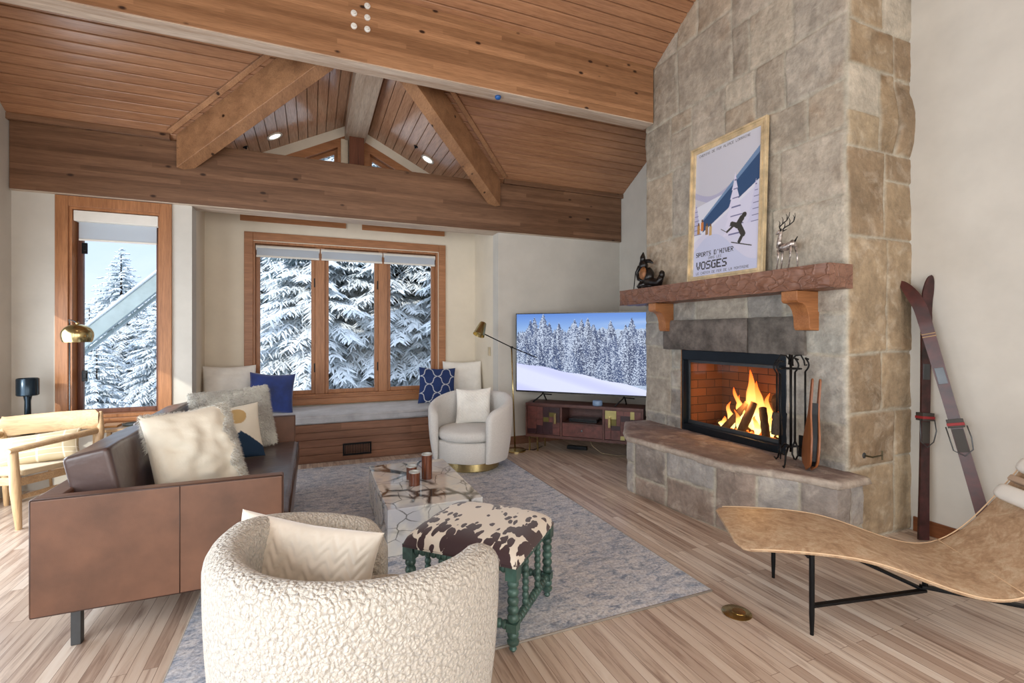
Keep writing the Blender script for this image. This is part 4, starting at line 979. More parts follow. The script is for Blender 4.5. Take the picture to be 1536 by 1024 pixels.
# pharmacy floor lamp
t = thing('floor_lamp', 'slim brass reading floor lamp between the far armchair and the television', 'floor lamp', (2.40, 5.66, 0))
bx, by = 2.40, 5.66
obj('base', MB().lathe([(0,0),(.14,0),(.14,.012),(.13,.02),(.02,.024),(.015,.03),(0,.03)], 32, (bx, by, 0)), BRASS, t, smooth='auto')
obj('pole', MB().tube([(bx, by, .02), (bx-.06, by-.03, 1.315)], .010, 12), BRASS, t, smooth=True)
px_, py_, pz_ = bx-.06, by-.03, 1.325
ar = obj('arm', MB().tube([(px_+.33, py_-.05, 1.19), (px_, py_, pz_), (px_-.37, py_+.03, 1.50)], .007, 10), BLACK, t, smooth=True)
obj('joint', MB().lathe([(0,-.02),(.014,-.02),(.014,.02),(0,.02)], 12, (px_, py_-.0, pz_), (0,1,0)), BLACK, ar, smooth='auto')
sx_, sy_, sz_ = px_-.40, py_+.03, 1.555
ax_ = Vector((-.42, -.25, -.85)).normalized()
MBs = MB().lathe([(.0,-.09),(.040,-.088),(.044,-.08),(.075,.085),(.073,.085),(.042,-.07),(0,-.072)], 28, (sx_, sy_, sz_), ax_)
sh = obj('lamp_shade', MBs, BRASS, t, smooth='auto')
obj('bulb', MB().blob(Vector((sx_, sy_, sz_))+ax_*.03, .028, 8), WHITEP, sh, smooth=True)
solo('lamp_cord', MB().tube([(bx+.13, by-.02, .012), (bx+.22, by-.08, .008), (bx+.32, by-.02, .008), (bx+.42, by+.06, .008)], .005, 6), BLACK, 'dark cord running along the floor from the lamp base', 'cable', smooth=True)
# ---------------------------------------------------------------- cushions
def cushion_mb(w, h, t, n=28, seed=0, colf=None, wr=.012, pinch=.07, quilt=None, back=None):
    """upright cushion: width X, height Z (bottom at 0), front towards -Y"""
    mb = MB()
    for sg in (-1, 1):
        rows = []; cols = []
        for i in range(n+1):
            row = []; cr = []
            for j in range(n+1):
                u = -1+2*i/n; v = -1+2*j/n
                u_ = math.sin(u*PI/2)*.55+u*.45; v_ = math.sin(v*PI/2)*.55+v*.45
                x = w/2*u_*(1-pinch*(1-v_*v_)); z = h/2*v_*(1-pinch*(1-u_*u_))
                e = max(0, (1-u_**2)*(1-v_**2)); th = t/2*(e**.42)*(1+.15*noise.noise(Vector((u*1.5, v*1.5, seed+sg))))
                th += wr*noise.noise(Vector((u*3.5+seed, v*3.5, sg)))*e
                if quilt and sg < 0: th += quilt(u_*w/2, v_*h/2)*min(1, e*4)
                sag = -.03*h*(1-abs(u_))*(v_ > 0)*v_*.6
                row.append((x, sg*th, z+h/2+sag)); cr.append(lin(colf(u_, v_, sg)) if colf else None)
            rows.append(row); cols.append(cr)
        o = len(mb.v); mb.grid(rows, cols if colf else None)
        if sg < 0: k = n*n; mb.f[-k:] = [tuple(reversed(f)) for f in mb.f[-k:]]
    return mb
def cushion(name, w, h, t, m, label, loc, rz, tilt, roll=0, cat='cushion', group=None, parent=None, **kw):
    mb = cushion_mb(w, h, t, **kw)
    o = obj(name, mb, m, None, smooth=True); o.location = loc
    M_ = Matrix.Rotation(R(rz), 3, 'Z')@Matrix.Rotation(R(-tilt), 3, 'X')@Matrix.Rotation(R(roll), 3, 'Y')
    o.rotation_euler = M_.to_euler(); MW[o.name] = Matrix.LocRotScale(Vector(loc), o.rotation_euler.copy(), Vector((1,1,1)))
    tag(o, label, cat, group); return o
def fabric(name, col, rough=.9, scale=420, bs=.35, bd=.002, var=.05, sheen=.3):
    m = plain(name, col, rough, 0, .25, var, 5, bs, scale, bd); m.node_tree.nodes['Principled BSDF'].inputs['Sheen Weight'].default_value = sheen; return m
LINEN = fabric('linen_offwhite', (.91,.90,.87)); 
def stripew(u, v): return .003*math.sin(v*210)
CREAM = fabric('satin_cream', (.90,.87,.80), .5, 60, .25, .006, .03)
BLUEV = fabric('blue_velvet', (.11,.19,.42), .75, 9, .3, .01, .22, .8)
SHAG = fabric('shag_beige', (.90,.87,.83), .95, 70, 1.0, .02, .16)

# window bench
t = thing('window_bench', 'built-in wooden bench under the bay window', 'bench', ((BX0+BX1)/2, 6.3, 0))
obj('bench_box', MB().box((BX0+.004, 6.0, .0), (BX1-.004, 6.05, .445)).box((BX0-.02, 6.05, 0), (BX1-.03, 6.89, .445)), BENCHM, t)
mb = MB()
for k in range(5): mb.box((BX0+.004, 5.985, .012+k*.087), (BX1-.004, 6.0, .012+k*.087+.082))
obj('front_planks', mb, BENCHM, t, bevel=.003)
vt = obj('vent_grille', (lambda m: (framebox(m, .335, .66, .06, .205, .02, 5.975, 5.985), m)[1])(MB()), BLACK, t)
mb = MB()
for k in range(15): mb.box((.362+k*.0185, 5.977, .08), (.370+k*.0185, 5.985, .185))
obj('vent_slats', mb, BLACK, vt)
SEATM = fabric('bench_cushion_grey', (.66,.66,.67), .85, 14, .4, .012, .10)
def slabcushion(x0, x1, y0, y1, z0, z1, r=.03, nx=40, ny=16, puff=.012, seed=0, rot=None):
    mb = MB(); rows = []
    # closed loop section in (y,z), swept along x
    hs = (z1-z0)/2; loop = []
    k = 6
    for cy, cz, a0 in ((y0+r, z0+r, PI), (y1-r, z0+r, 1.5*PI), (y1-r, z1-r, 0), (y0+r, z1-r, .5*PI)):
        for i in range(k+1): a = a0+i*PI/2/k; loop.append((cy+r*math.cos(a), cz+r*math.sin(a)))
    L2 = []
    for i, (a, b) in enumerate(zip(loop, loop[1:]+loop[:1])):
        d = math.hypot(a[0]-b[0], a[1]-b[1]); q = max(1, int(d/((y1-y0)/ny)))
        for j in range(q): L2.append((a[0]+(b[0]-a[0])*j/q, a[1]+(b[1]-a[1])*j/q))
    n = len(L2); cy, cz = (y0+y1)/2, (z0+z1)/2; vs = []
    xs = [x0+(x1-x0)*i/nx for i in range(nx+1)]
    xs = [x0, x0+r*.3, x0+r]+[x for x in xs if x0+r < x < x1-r]+[x1-r, x1-r*.3, x1]
    for x in xs:
        e = min(x-x0, x1-x); s = math.sqrt(max(0, 1-((r-e)/r)**2)) if e < r else 1; ins = r*(1-s)
        for y, z in L2:
            yy_ = y-(ins if y > cy else -ins)*min(1, abs(y-cy)/((y1-y0)/2-r+1e-6)); zz = z-(ins if z > cz else -ins)*(1 if abs(z-cz) > hs-r else abs(z-cz)/(hs+1e-6))
            pf = puff*(1-((x-(x0+x1)/2)/((x1-x0)/2))**4)*(1-((yy_-cy)/((y1-y0)/2))**4) if abs(z-cz) > hs-r*.5 else 0
            nn = .006*noise.noise(Vector((x*5, yy_*5, z*3+seed)))
            vs.append((x, yy_, zz+(pf+nn)*(1 if z > cz else 0)))
    m = len(xs); fs = [(i*n+j, i*n+(j+1)%n, (i+1)*n+(j+1)%n, (i+1)*n+j) for i in range(m-1) for j in range(n)]+[tuple(reversed(range(n))), tuple(range((m-1)*n, m*n))]
    fs = [tuple(reversed(f)) for f in fs]
    return mb.add(vs, fs)
t = thing('bench_cushion', 'long grey seat cushion on the window bench', 'cushion', ((BX0+BX1)/2, 6.4, .447))
obj('pad', slabcushion(BX0+.01, BX1-.015, 6.0, 6.86, .447, .545, .022, 60, 20, .006), SEATM, t, smooth=True)
mb = MB()
for z in (.468, .524): mb.tube([(BX0+.03, 6.0, z), (BX1-.04, 6.0, z)], .005, 6)
obj('piping', mb, SEATM, t, smooth=True)
g = 'white linen cushions at the ends of the window bench'
cushion('throw_pillow', .56, .58, .17, LINEN, 'white cushion leaning in the left corner of the window bench', (-.90, 6.56, .545), 8, 12, 0, seed=1, quilt=stripew, group=g, pinch=.04)
cushion('throw_pillow', .56, .57, .17, LINEN, 'white cushion leaning in the right corner of the window bench', (1.98, 6.56, .545), -10, 12, 0, seed=2, quilt=stripew, group=g, pinch=.04)
cushion('throw_pillow', .50, .50, .15, BLUEV, 'plain blue velvet cushion on the window bench by the sofa', (-.46, 6.33, .552), 6, 20, 5, seed=3)
def latt(u, v, sg):
    a = u*2.1; b = v*2.1
    f = math.cos(a*PI)*1.0+math.cos(b*PI)+.28*math.cos(a*PI)*math.cos(b*PI)*0
    # ogee lattice: distance to wavy diagonal lines
    p = (a+b)/2; q = (a-b)/2
    d1 = abs(((p+.10*math.sin(2*PI*q*1.0)) % 1)-.5); d2 = abs(((q+.10*math.sin(2*PI*p*1.0)) % 1)-.5)
    return (.80,.82,.84) if min(d1, d2) < .030 else (.13,.21,.40)
COLF = colmat('printed_fabric', .85, bs=.3, bscale=420, bd=.0015)
cushion('throw_pillow', .50, .51, .15, COLF, 'navy cushion with a white lattice pattern on the window bench', (1.55, 6.36, .552), -8, 20, 3, seed=4, n=90, colf=latt)

# ---------------------------------------------------------------- sofa
LEATH = plain('brown_leather', (.43,.30,.23), .42, 0, .5, .14, 3.5, .25, 220, .0015)
LEATT = plain('brown_leather_seat', (.33,.27,.26), .28, 0, .55, .12, 4, .3, 12, .008)
LEATP = plain('leather_piping', (.22,.13,.09), .45)
SX0, SX1, SY0, SY1 = -1.21, -.145, 2.90, 5.03
t = thing('sofa', 'brown leather sofa seen from its near arm, left of the marble table', 'sofa', (-.68, 3.95, 0))
def panel(y0, y1):
    a = obj('arm', MB().box((SX0, y0, .175), (SX1, y1, .73)), LEATH, t, bevel=.012, seg=3)
    mb = MB(); yy_ = y0 if y0 < 3.5 else y0
    for q in ([(SX0+.008, y0+.004, .725), (SX1-.006, y0+.004, .725), (SX1-.006, y0+.004, .182), (SX0+.008, y0+.004, .182), (SX0+.008, y0+.004, .725)],): mb.tube(q, .0045, 6)
    mb.tube([(-.62, y0-.0005, .724), (-.62, y0-.0005, .184)], .0022, 6)
    obj('piping', mb, LEATP, a, smooth=True)
panel(SY0, SY0+.075); panel(SY1-.075, SY1)
obj('backrest', MB().box((SX0, SY0+.076, .19), (SX0+.10, SY1-.076, .725)), LEATH, t, bevel=.012, seg=3)
obj('seat_base', MB().box((SX0+.101, SY0+.076, .19), (SX1-.02, SY1-.076, .325)), LEATH, t, bevel=.01)
obj('seat_cushion', slabcushion(SX0+.105, SX1+.035, SY0+.08, SY1-.08, .327, .492, .035, 24, 50, .012, 3), LEATT, t, smooth=True)
obj('seat_piping', MB().tube([(SX1+.026, SY0+.09, .482), (SX1+.026, SY1-.09, .482)], .005, 6).tube([(SX1+.026, SY0+.09, .345), (SX1+.026, SY1-.09, .345)], .005, 6), LEATP, t, smooth=True)
for y0 in (3.09, 4.12):
    mb = MB(); a = slabcushion(-.10, .10, 0, .90, 0, .40, .020, 14, 24, .0, y0)
    M_ = Matrix.Translation((-.985, y0, .50))@Matrix.Rotation(R(-12), 4, 'Y')
    a.v = [tuple(M_@Vector(v)) for v in a.v]
    cshn = obj('back_cushion', a, LEATT, t, smooth=True)
    mb = MB()
    for xo in (-.088, .088):
        q = [(xo, .012, .012), (xo, .012, .388), (xo, .888, .388), (xo, .888, .012)]; mb.tube([tuple(M_@Vector(p)) for p in q], .006, 6)
    obj('piping', mb, LEATP, cshn, smooth=True)
for x in (SX0+.16, SX1-.14):
    for y in (SY0+.06, SY1-.08): obj('leg', MB().box((x-.02, y-.02, .0), (x+.02, y+.02, .19)), GREYM, t, bevel=.003)
# shag tufts
def tufts(mb, pts, ln, r, seed, col=None):
    rr = random.Random(seed)
    for p, nrm in pts:
        d = (Vector(nrm)+Vector((rr.uniform(-.8,.8), rr.uniform(-.8,.8), rr.uniform(-.8,.5)))).normalized(); l = ln*rr.uniform(.6, 1.2)
        a = Vector(p); u = d.orthogonal().normalized(); w = d.cross(u)
        vs = [a+u*r, a-u*r*.5+w*r*.87, a-u*r*.5-w*r*.87, a+d*l*.6+Vector((0,0,-l*.08))+u*r*.5, a+d*l*.6+Vector((0,0,-l*.08))-u*r*.5, a+d*l+Vector((0,0,-l*.3))]
        mb.add(vs, [(0,1,4,3),(1,2,4),(2,0,3,4),(3,4,5)], col)
def shaggy(o_mb, frac, seed, cond=lambda p: True):
    rr = random.Random(seed); out = []
    for f in o_mb.f:
        vs = [Vector(o_mb.v[i]) for i in f[:4]]
        nn = (vs[1]-vs[0]).cross(vs[2]-vs[0]); ar_ = nn.length
        if ar_ < 1e-9: continue
        nn.normalize(); k = ar_*frac; k = int(k)+(rr.random() < k-int(k))
        for _ in range(k):
            a, b = rr.random(), rr.random(); p = vs[0]+(vs[1]-vs[0])*a+(vs[3]-vs[0])*b
            if cond(p): out.append((p, nn))
    return out
bp = cushion('throw_pillow', .50, .57, .21, CREAM, 'big cream cushion with a shaggy edge, nearest on the sofa', (-.60, 3.46, .50), 30, 24, -4, seed=5, n=60, quilt=lambda x, z: .009*noise.noise(Vector((x*4+z*5, z*16-x*5, 3)))+.006*noise.noise(Vector((x*9, z*26+x*8, 7))), wr=.03, pinch=.05)
pm = cushion_mb(.50, .57, .21, seed=5, wr=.03, pinch=.05)
pts = shaggy(pm, 26000, 1, lambda p: (p.y > .0 and (p.x > .10 or p.z > .35)) or (p.x > .165+.02*math.sin(p.z*30)) or p.z > .545)
mb = MB(); tufts(mb, pts, .026, .0028, 1)
o = obj('shag_back', mb, SHAG, bp, world=False, kind='stuff')
sp = cushion('throw_pillow', .62, .54, .17, SHAG, 'shaggy beige cushion leaning on the far arm of the sofa', (-.58, 4.68, .505), 20, 20, -3, seed=6, pinch=.03)
pm = cushion_mb(.62, .54, .17, seed=6, pinch=.03); pts = shaggy(pm, 20000, 2); mb = MB(); tufts(mb, pts, .026, .0030, 2)
obj('shag_pile', mb, SHAG, sp, world=False, kind='stuff')
def mount(u, v, sg):
    if sg > 0: return (.88,.85,.78)
    if ((u-.18)/.34)**2+((v-.56)/.30)**2 < 1: return (.74,.62,.42)
    h1 = -.05-1.3*abs(u-.28) if u > -.02 else -9; h2 = -.28-.55*abs(u+.35)
    base = -.20
    line = max(.03-.85*abs(u-.25), -.12-.8*abs(u+.42)+0)
    return (.10,.20,.30) if v < line-.05 else (.88,.85,.78)
cushion('throw_pillow', .45, .45, .15, COLF, 'cream cushion printed with a tan sun and navy mountains', (-.56, 4.30, .50), 20, 20, -2, seed=7, n=80, colf=mount)
cushion('throw_pillow', .40, .40, .12, fabric('navy_fabric', (.12,.17,.28)), 'navy cushion barely showing behind the sofa pillows', (-.93, 4.40, .50), 60, 20, 0, seed=8)
THR = fabric('throw_grey', (.72,.74,.78), .85, 30, .6, .012, .08)
mb = MB(); rows = []
for i in range(25):
    row = []; yv_ = 3.95+.62*i/24
    for j in range(25):
        s = j/24; 
        if s < .35: k = s/.35; p = (SX0-.030-.004, yv_, .40+.335*k)
        elif s < .65: k = (s-.35)/.3; a = PI*(1-k); p = (SX0+.05+.085*math.cos(a), yv_, .735+.05*math.sin(a))
        else: k = (s-.65)/.35; p = (SX0+.135+.03*k, yv_, .735-.0*k-.05*k)
        nn = .012*noise.noise(Vector((yv_*9, s*5, 0))); row.append((p[0]+nn, p[1]+.02*noise.noise(Vector((s*3, 4, 0))), p[2]+nn*.8+.004))
    rows.append(row)
o = solo('throw_blanket', mb.grid(rows), THR, 'pale grey throw draped over the back of the sofa', 'throw blanket', smooth=True)
sd_ = o.modifiers.new('Solid', 'SOLIDIFY'); sd_.thickness = .010; sd_.offset = 1

# ---------------------------------------------------------------- barrel armchairs
def boucle(name, col, scale, bs, bd):
    m, nt, b = newmat(name, .95, 0, .2); b.inputs['Sheen Weight'].default_value = .4
    v = coords(nt); vo = N(nt, 'ShaderNodeTexVoronoi'); vo.inputs['Scale'].default_value = scale
    n2 = N(nt, 'ShaderNodeTexNoise'); n2.inputs['Scale'].default_value = scale*.6; n2.inputs['Detail'].default_value = 3; L(nt, v, n2.inputs['Vector'])
    ad = N(nt, 'ShaderNodeVectorMath', operation='MULTIPLY_ADD'); L(nt, n2.outputs['Color'], ad.inputs[0]); ad.inputs[1].default_value = (.02,.02,.02); L(nt, v, ad.inputs[2])
    L(nt, ad.outputs[0], vo.inputs['Vector'])
    c = ramp(nt, vo.outputs['Distance'], [(.1, col), (.75, tuple(x*.86 for x in col))]); L(nt, c, b.inputs['Base Color'])
    inv = N(nt, 'ShaderNodeMath', operation='SUBTRACT'); inv.inputs[0].default_value = 1; L(nt, vo.outputs['Distance'], inv.inputs[1])
    bump(nt, b, inv.outputs[0], bs, bd); return m
BOUC = boucle('boucle_cream', (.88,.85,.80), 80, 1.0, .012); BOUW = boucle('boucle_white', (.92,.91,.89), 220, .5, .004)
def barrel(name, label, loc, face, m, mseat, R0, th, hb, ha, half=135, seat=.47, disp=0, drop=.10, drop2=None):
    rz = math.atan2(face[0], -face[1]); t = thing(name, label, 'armchair', loc, rz)
    nph = 84; rows = []; z0 = .10
    for i in range(nph+1):
        s = -1+2*i/nph; ph = s*R(half)              # 0 = back (+Y local)
        e = abs(s)
        ha_ = ha[0 if s < 0 else 1] if isinstance(ha, tuple) else ha; top = hb-(hb-ha_)*max(0, (e-.35)/.65)**1.2 if e > .35 else hb
        k = max(0, (e-.90)/.10); 
        ths = th*(1-.0*k); endz = top-(drop2 if (drop2 is not None and s < 0) else drop)*k**2.5
        if e > .985: ths = th*.55
        rm = R0-th/2; cc = Vector((math.sin(ph), math.cos(ph), 0))
        row = []; nb = 10
        def P_(r, z): 
            bul = 1+.0*z; q = cc*(r); return (q.x, q.y, z)
        ro = rm+ths/2; ri = rm-ths/2
        # outer from bottom to top
        for j in range(nb+1):
            f = j/nb; z = z0+(endz-ths/2-z0)*f; r = ro-.055*(1-f)**2.2-.0; row.append(P_(r, z))
        for j in range(1, 9):
            a = PI*j/9; row.append(P_(rm+ths/2*math.cos(a), endz-ths/2+ths*.5*math.sin(a)))
        for j in range(nb+1):
            f = 1-j/nb; z = z0+(endz-ths/2-z0)*f; row.append(P_(ri-.0*(1-f), z))
        rows.append(row)
    mb = MB(); n = len(rows[0]); vs = [p for r in rows for p in r]
    if disp: vs = [tuple(Vector(p)+Vector(p).normalized()*disp*noise.noise(Vector(p)*70)) for p in vs]
    fs = [(i*n+(j+1)%n, i*n+j, (i+1)*n+j, (i+1)*n+(j+1)%n) for i in range(nph) for j in range(n)]+[tuple(range(n)), tuple(reversed(range(nph*n, nph*n+n)))]
    mb.add(vs, fs)
    obj('shell', mb, m, t, smooth='auto', world=False, ang=75)
    rin = R0-th-.004
    def dsc(r, z0_, z1_, rr_, front, seed=0, puff=.015):
        mb = MB(); n = 48; prof = [(0, z0_), (r*.6, z0_), (r-rr_, z0_), (r-rr_*.3, z0_+rr_*.3), (r, z0_+rr_), (r, z1_-rr_), (r-rr_*.3, z1_-rr_*.3), (r-rr_, z1_), (r*.75, z1_+puff*.5), (r*.4, z1_+puff), (0.001, z1_+puff)]
        vs = []
        for q, z in prof:
            for k in range(n):
                a = 2*PI*k/n; x = q*math.cos(a); y = q*math.sin(a)
                if y < -front*q/r: y = -front*q/r-(abs(y)-front*q/r)*.25
                vs.append((x, y, z+.004*noise.noise(Vector((x*6, y*6, z*4+seed)))))
        m_ = len(prof); fs = [(i*n+k, i*n+(k+1)%n, (i+1)*n+(k+1)%n, (i+1)*n+k) for i in range(m_-1) for k in range(n)]
        return mb.add(vs, fs)
    obj('seat_base', dsc(rin, .095, seat-.135, .02, rin*.98, 1, 0), m, t, smooth='auto', world=False)
    obj('seat_cushion', dsc(rin-.006, seat-.13, seat-.015, .045, rin*.98, 2), mseat, t, smooth=True, world=False)
    obj('swivel_base', MB().lathe([(0,0),(R0*.66,0),(R0*.68,.01),(R0*.66,.09),(0,.09)], 48), BRASS, t, smooth='auto', world=False)
    return t
barrel('barrel_armchair', 'cream boucle barrel chair in the foreground, its back to the viewer', (.175, 1.83, .012), (.925, .381), BOUC, BOUC, .50, .125, .80, (.76, .62), 131, .46, 0, .10, .035)
barrel('barrel_armchair', 'white swivel barrel chair beside the window bench, facing the room', (1.66, 5.20, .012), (-.62, -.78), BOUW, BOUW, .475, .095, .80, .64, 136, .45, 0, .06)
def herring(x, z):
    a = (x*13) % 1; s = abs(a-.5)*2; q = ((z*20+s*1.15) % 1); return .007*(abs(math.sin(q*PI))**.7)
def herring2(x, z):
    a = (x*16) % 1; s = abs(a-.5)*2; q = ((z*26+s*1.1) % 1); return .005*abs(math.sin(q*PI))
VELC = fabric('velvet_cream', (.90,.86,.80), .7, 90, .15, .002, .03, .8)
cushion('throw_pillow', .58, .33, .15, VELC, 'cream zigzag quilted cushion in the foreground armchair', (-.065, 1.97, .455), -27, 12, 7, seed=9, n=100, quilt=herring, wr=.006)
cushion('throw_pillow', .42, .42, .14, LINEN, 'white textured cushion on the far swivel chair', (1.73, 5.32, .452), -28, 18, -3, seed=10, n=90, quilt=herring2, wr=.006)

# ---------------------------------------------------------------- coffee table and candle holders
MB_, nt, b = newmat('marble', .06, 0, .6); v = coords(nt)
def veins(nt, v, scale, th, dist=1.2):
    n2 = N(nt, 'ShaderNodeTexNoise'); n2.inputs['Scale'].default_value = scale*.8; n2.inputs['Detail'].default_value = 5; L(nt, v, n2.inputs['Vector'])
    ad = N(nt, 'ShaderNodeVectorMath', operation='MULTIPLY_ADD'); L(nt, n2.outputs['Color'], ad.inputs[0]); ad.inputs[1].default_value = (dist/scale,)*3; L(nt, v, ad.inputs[2])
    vo = N(nt, 'ShaderNodeTexVoronoi'); vo.feature = 'DISTANCE_TO_EDGE'; vo.inputs['Scale'].default_value = scale; L(nt, ad.outputs[0], vo.inputs['Vector'])
    return ramp(nt, vo.outputs['Distance'], [(th*.25, (0,0,0)), (th, (1,1,1))])
mpn = noisen(nt, v, 3.2, 4)
base = ramp(nt, mpn, [(.35, (.80,.80,.80)), (.5, (.86,.84,.80)), (.62, (.74,.74,.76))])
c = mixc(nt, ramp(nt, noisen(nt, v, 5, 2), [(.40, (.1,.1,.1)), (.58, (.9,.9,.9))]), base, mixc(nt, 1.0, base, veins(nt, coords(nt, (1,.7,1.6)), 6.5, .035, .55), 'MULTIPLY')); 
big = veins(nt, coords(nt, (1,.7,1.5)), 4.5, .09, .5); msk = ramp(nt, noisen(nt, v, 2.0, 2), [(.45, (0,0,0)), (.55, (1,1,1))])
c = mixc(nt, msk, c, mixc(nt, 1.0, c, big, 'MULTIPLY'))
c = mixc(nt, .12, c, (.70,.66,.60)); L(nt, c, b.inputs['Base Color'])
CX0, CX1, CY0, CY1, CZ = .465, 1.135, 3.265, 4.42, .325
solo('coffee_table', MB().box((CX0, CY0, .011), (CX1, CY1, CZ)), MB_, 'low veined marble block coffee table with three wooden candle holders on it', 'coffee table', bevel=.004)
CHW = wood('candle_wood', (.16,.07,.045), (.50,.28,.18), 'Z', .25, 26, knots=False, spec=.6)
RIM = plain('candle_silver', (.80,.80,.78), .35, .5); 
for x, y, r, h_, lab in ((.735, 3.73, .042, .105, 'shortest wooden candle holder, at the front of the three'), (.86, 3.86, .042, .20, 'tallest wooden candle holder on the marble table'), (.745, 3.90, .042, .105, 'short wooden candle holder at the back left of the three')):
    t = thing('candle_holder', lab, 'candle holder', (x, y, CZ))
    obj('wood_body', MB().lathe([(0,0),(r,0),(r,h_),(r-.006,h_),(r-.006,h_-.012),(0,h_-.012)], 32, (x, y, CZ+.001)), CHW, t, smooth='auto')
    obj('rim', MB().lathe([(r+.0008,h_-.008),(r+.0008,h_+.001),(r-.008,h_+.001),(r-.008,h_-.006),(0,h_-.008)], 32, (x, y, CZ+.001)), RIM, t, smooth='auto')

# ---------------------------------------------------------------- ottoman
TEAL = plain('teal_paint', (.24,.34,.31), .38, .1, .5, .30, 10)
HIDE, nt, b = newmat('cowhide', .75, 0, .3); b.inputs['Sheen Weight'].default_value = .3; v = coords(nt, (1,1.5,1), (0,0,R(10)))
f1 = noisen(nt, v, 8, 2, .45, .5); f2 = noisen(nt, v, 30, 1, .4, .3)
ad = N(nt, 'ShaderNodeMath', operation='MULTIPLY_ADD'); L(nt, f2, ad.inputs[0]); ad.inputs[1].default_value = .75; L(nt, f1, ad.inputs[2])
hv = coords(nt, (1, 2.0, 1), (0, 0, R(12))); vo = N(nt, 'ShaderNodeTexVoronoi'); vo.inputs['Scale'].default_value = 13
hn = N(nt, 'ShaderNodeTexNoise'); hn.inputs['Scale'].default_value = 12; L(nt, hv, hn.inputs['Vector']); ha_ = N(nt, 'ShaderNodeVectorMath', operation='MULTIPLY_ADD'); L(nt, hn.outputs['Color'], ha_.inputs[0]); ha_.inputs[1].default_value = (.07,)*3; L(nt, hv, ha_.inputs[2]); L(nt, ha_.outputs[0], vo.inputs['Vector'])
big_ = noisen(nt, v, 3.2, 2, .5); hm = N(nt, 'ShaderNodeMath', operation='MULTIPLY_ADD'); L(nt, big_, hm.inputs[0]); hm.inputs[1].default_value = -2.6; L(nt, vo.outputs['Distance'], hm.inputs[2])
hsh = N(nt, 'ShaderNodeMath', operation='ADD'); L(nt, hm.outputs[0], hsh.inputs[0]); hsh.inputs[1].default_value = 1.26
L(nt, ramp(nt, hsh.outputs[0], [(.48, (.24,.16,.17)), (.51, (.88,.84,.78))]), b.inputs['Base Color']); bump(nt, b, noisen(nt, v, 200, 2), .2, .002)
ot = thing('ottoman', 'cowhide ottoman on teal bobbin-turned legs behind the foreground chair', 'ottoman', (.85, 2.46, .012), R(45))
a2, b2 = .285, .315
def bobbin(p, q, r, pitch, parent, name='leg', ends=None):
    p, q = Vector(p), Vector(q); d = q-p; L_ = d.length; k = max(2, int(L_/pitch)); pt_ = L_/k; prof = []
    for i in range(k):
        for s in (.0, .12, .3, .5, .7, .88): prof.append((r*(.62+.38*math.sin(PI*s)**.7 if s > 0 else .62), (i+s)*pt_))
    prof.append((r*.62, L_)); mb = MB().lathe([(0, 0)]+prof+[(0, L_)], 16, p, d)
    return mb
for sx in (-1, 1):
    for sy in (-1, 1):
        x, y = sx*(a2-.03), sy*(b2-.03)
        mb = bobbin((x, y, .135), (x, y, .335), .028, .040, None); mb.box((x-.029, y-.029, .335), (x+.029, y+.029, .415)); mb.box((x-.026, y-.026, .095), (x+.026, y+.026, .135))
        mb.lathe([(0,.0),(.012,.0),(.018,.010),(.013,.022),(.028,.035),(.030,.048),(.018,.058),(.027,.07),(.028,.082),(.02,.095),(0,.095)], 16, (x, y, 0))
        obj('leg', mb, TEAL, ot, smooth='auto', world=False)
for sx in (-1, 1):
    x = sx*(a2-.03)
    obj('rail', bobbin((x, -b2+.06, .385), (x, b2-.06, .385), .026, .030, None), TEAL, ot, smooth='auto', world=False)
    obj('stretcher', bobbin((x, -b2+.055, .115), (x, b2-.055, .115), .022, .030, None), TEAL, ot, smooth='auto', world=False)
    for k in (-1, 1): obj('spindle', bobbin((x, k*.10, .13), (x, k*.10, .365), .018, .032, None), TEAL, ot, smooth='auto', world=False)
for sy in (-1, 1):
    y = sy*(b2-.03)
    obj('rail', bobbin((-a2+.06, y, .385), (a2-.06, y, .385), .026, .030, None), TEAL, ot, smooth='auto', world=False)
    obj('stretcher', bobbin((-a2+.055, y, .115), (a2-.055, y, .115), .022, .030, None), TEAL, ot, smooth='auto', world=False)
    for k in (-1, 1): obj('spindle', bobbin((k*.09, y, .13), (k*.09, y, .365), .018, .032, None), TEAL, ot, smooth='auto', world=False)
mb = MB(); n = 40; rows = []
for i in range(n+1):
    row = []
    for j in range(n+1):
        u = -1+2*i/n; v_ = -1+2*j/n; e = max(0, (1-u**4)*(1-v_**4)); rr_ = 1-.02*(u*u*v_*v_)
        k = max(abs(u), abs(v_)); row.append((u*(a2+.008)*rr_, v_*(b2+.008)*rr_, .412+.085*e**.38))
    rows.append(row)
mb.grid(rows); mb.box((-a2, -b2, .398), (a2, b2, .413))
obj('hide_seat', mb, HIDE, ot, smooth='auto', world=False, ang=60)

# ---------------------------------------------------------------- rug and floor outlet
RUG, nt, b = newmat('rug_distressed', .95, 0, .15); v = coords(nt)
f1 = noisen(nt, v, 2.2, 8, .75, .6); f2 = noisen(nt, coords(nt, (1, 2.2, 1)), 9, 9, .82, .8); f3 = noisen(nt, v, 5, 6, .7, 1.5); f4 = noisen(nt, v, 70, 4, .7)
c = ramp(nt, f2, [(.36, (.40,.45,.54)), (.45, (.66,.70,.76)), (.51, (.86,.86,.87)), (.7, (.93,.92,.90))])
c2 = ramp(nt, f3, [(.38, (.52,.59,.70)), (.5, (.80,.82,.86)), (.62, (.88,.87,.86))])
c = mixc(nt, ramp(nt, f1, [(.35, (.2,.2,.2)), (.65, (.75,.75,.75))]), c, c2)
c = mixc(nt, 1.0, c, ramp(nt, f4, [(.3, (.74,.74,.76)), (.6, (1,1,1))]), 'MULTIPLY'); L(nt, c, b.inputs['Base Color']); bump(nt, b, f4, .3, .004)
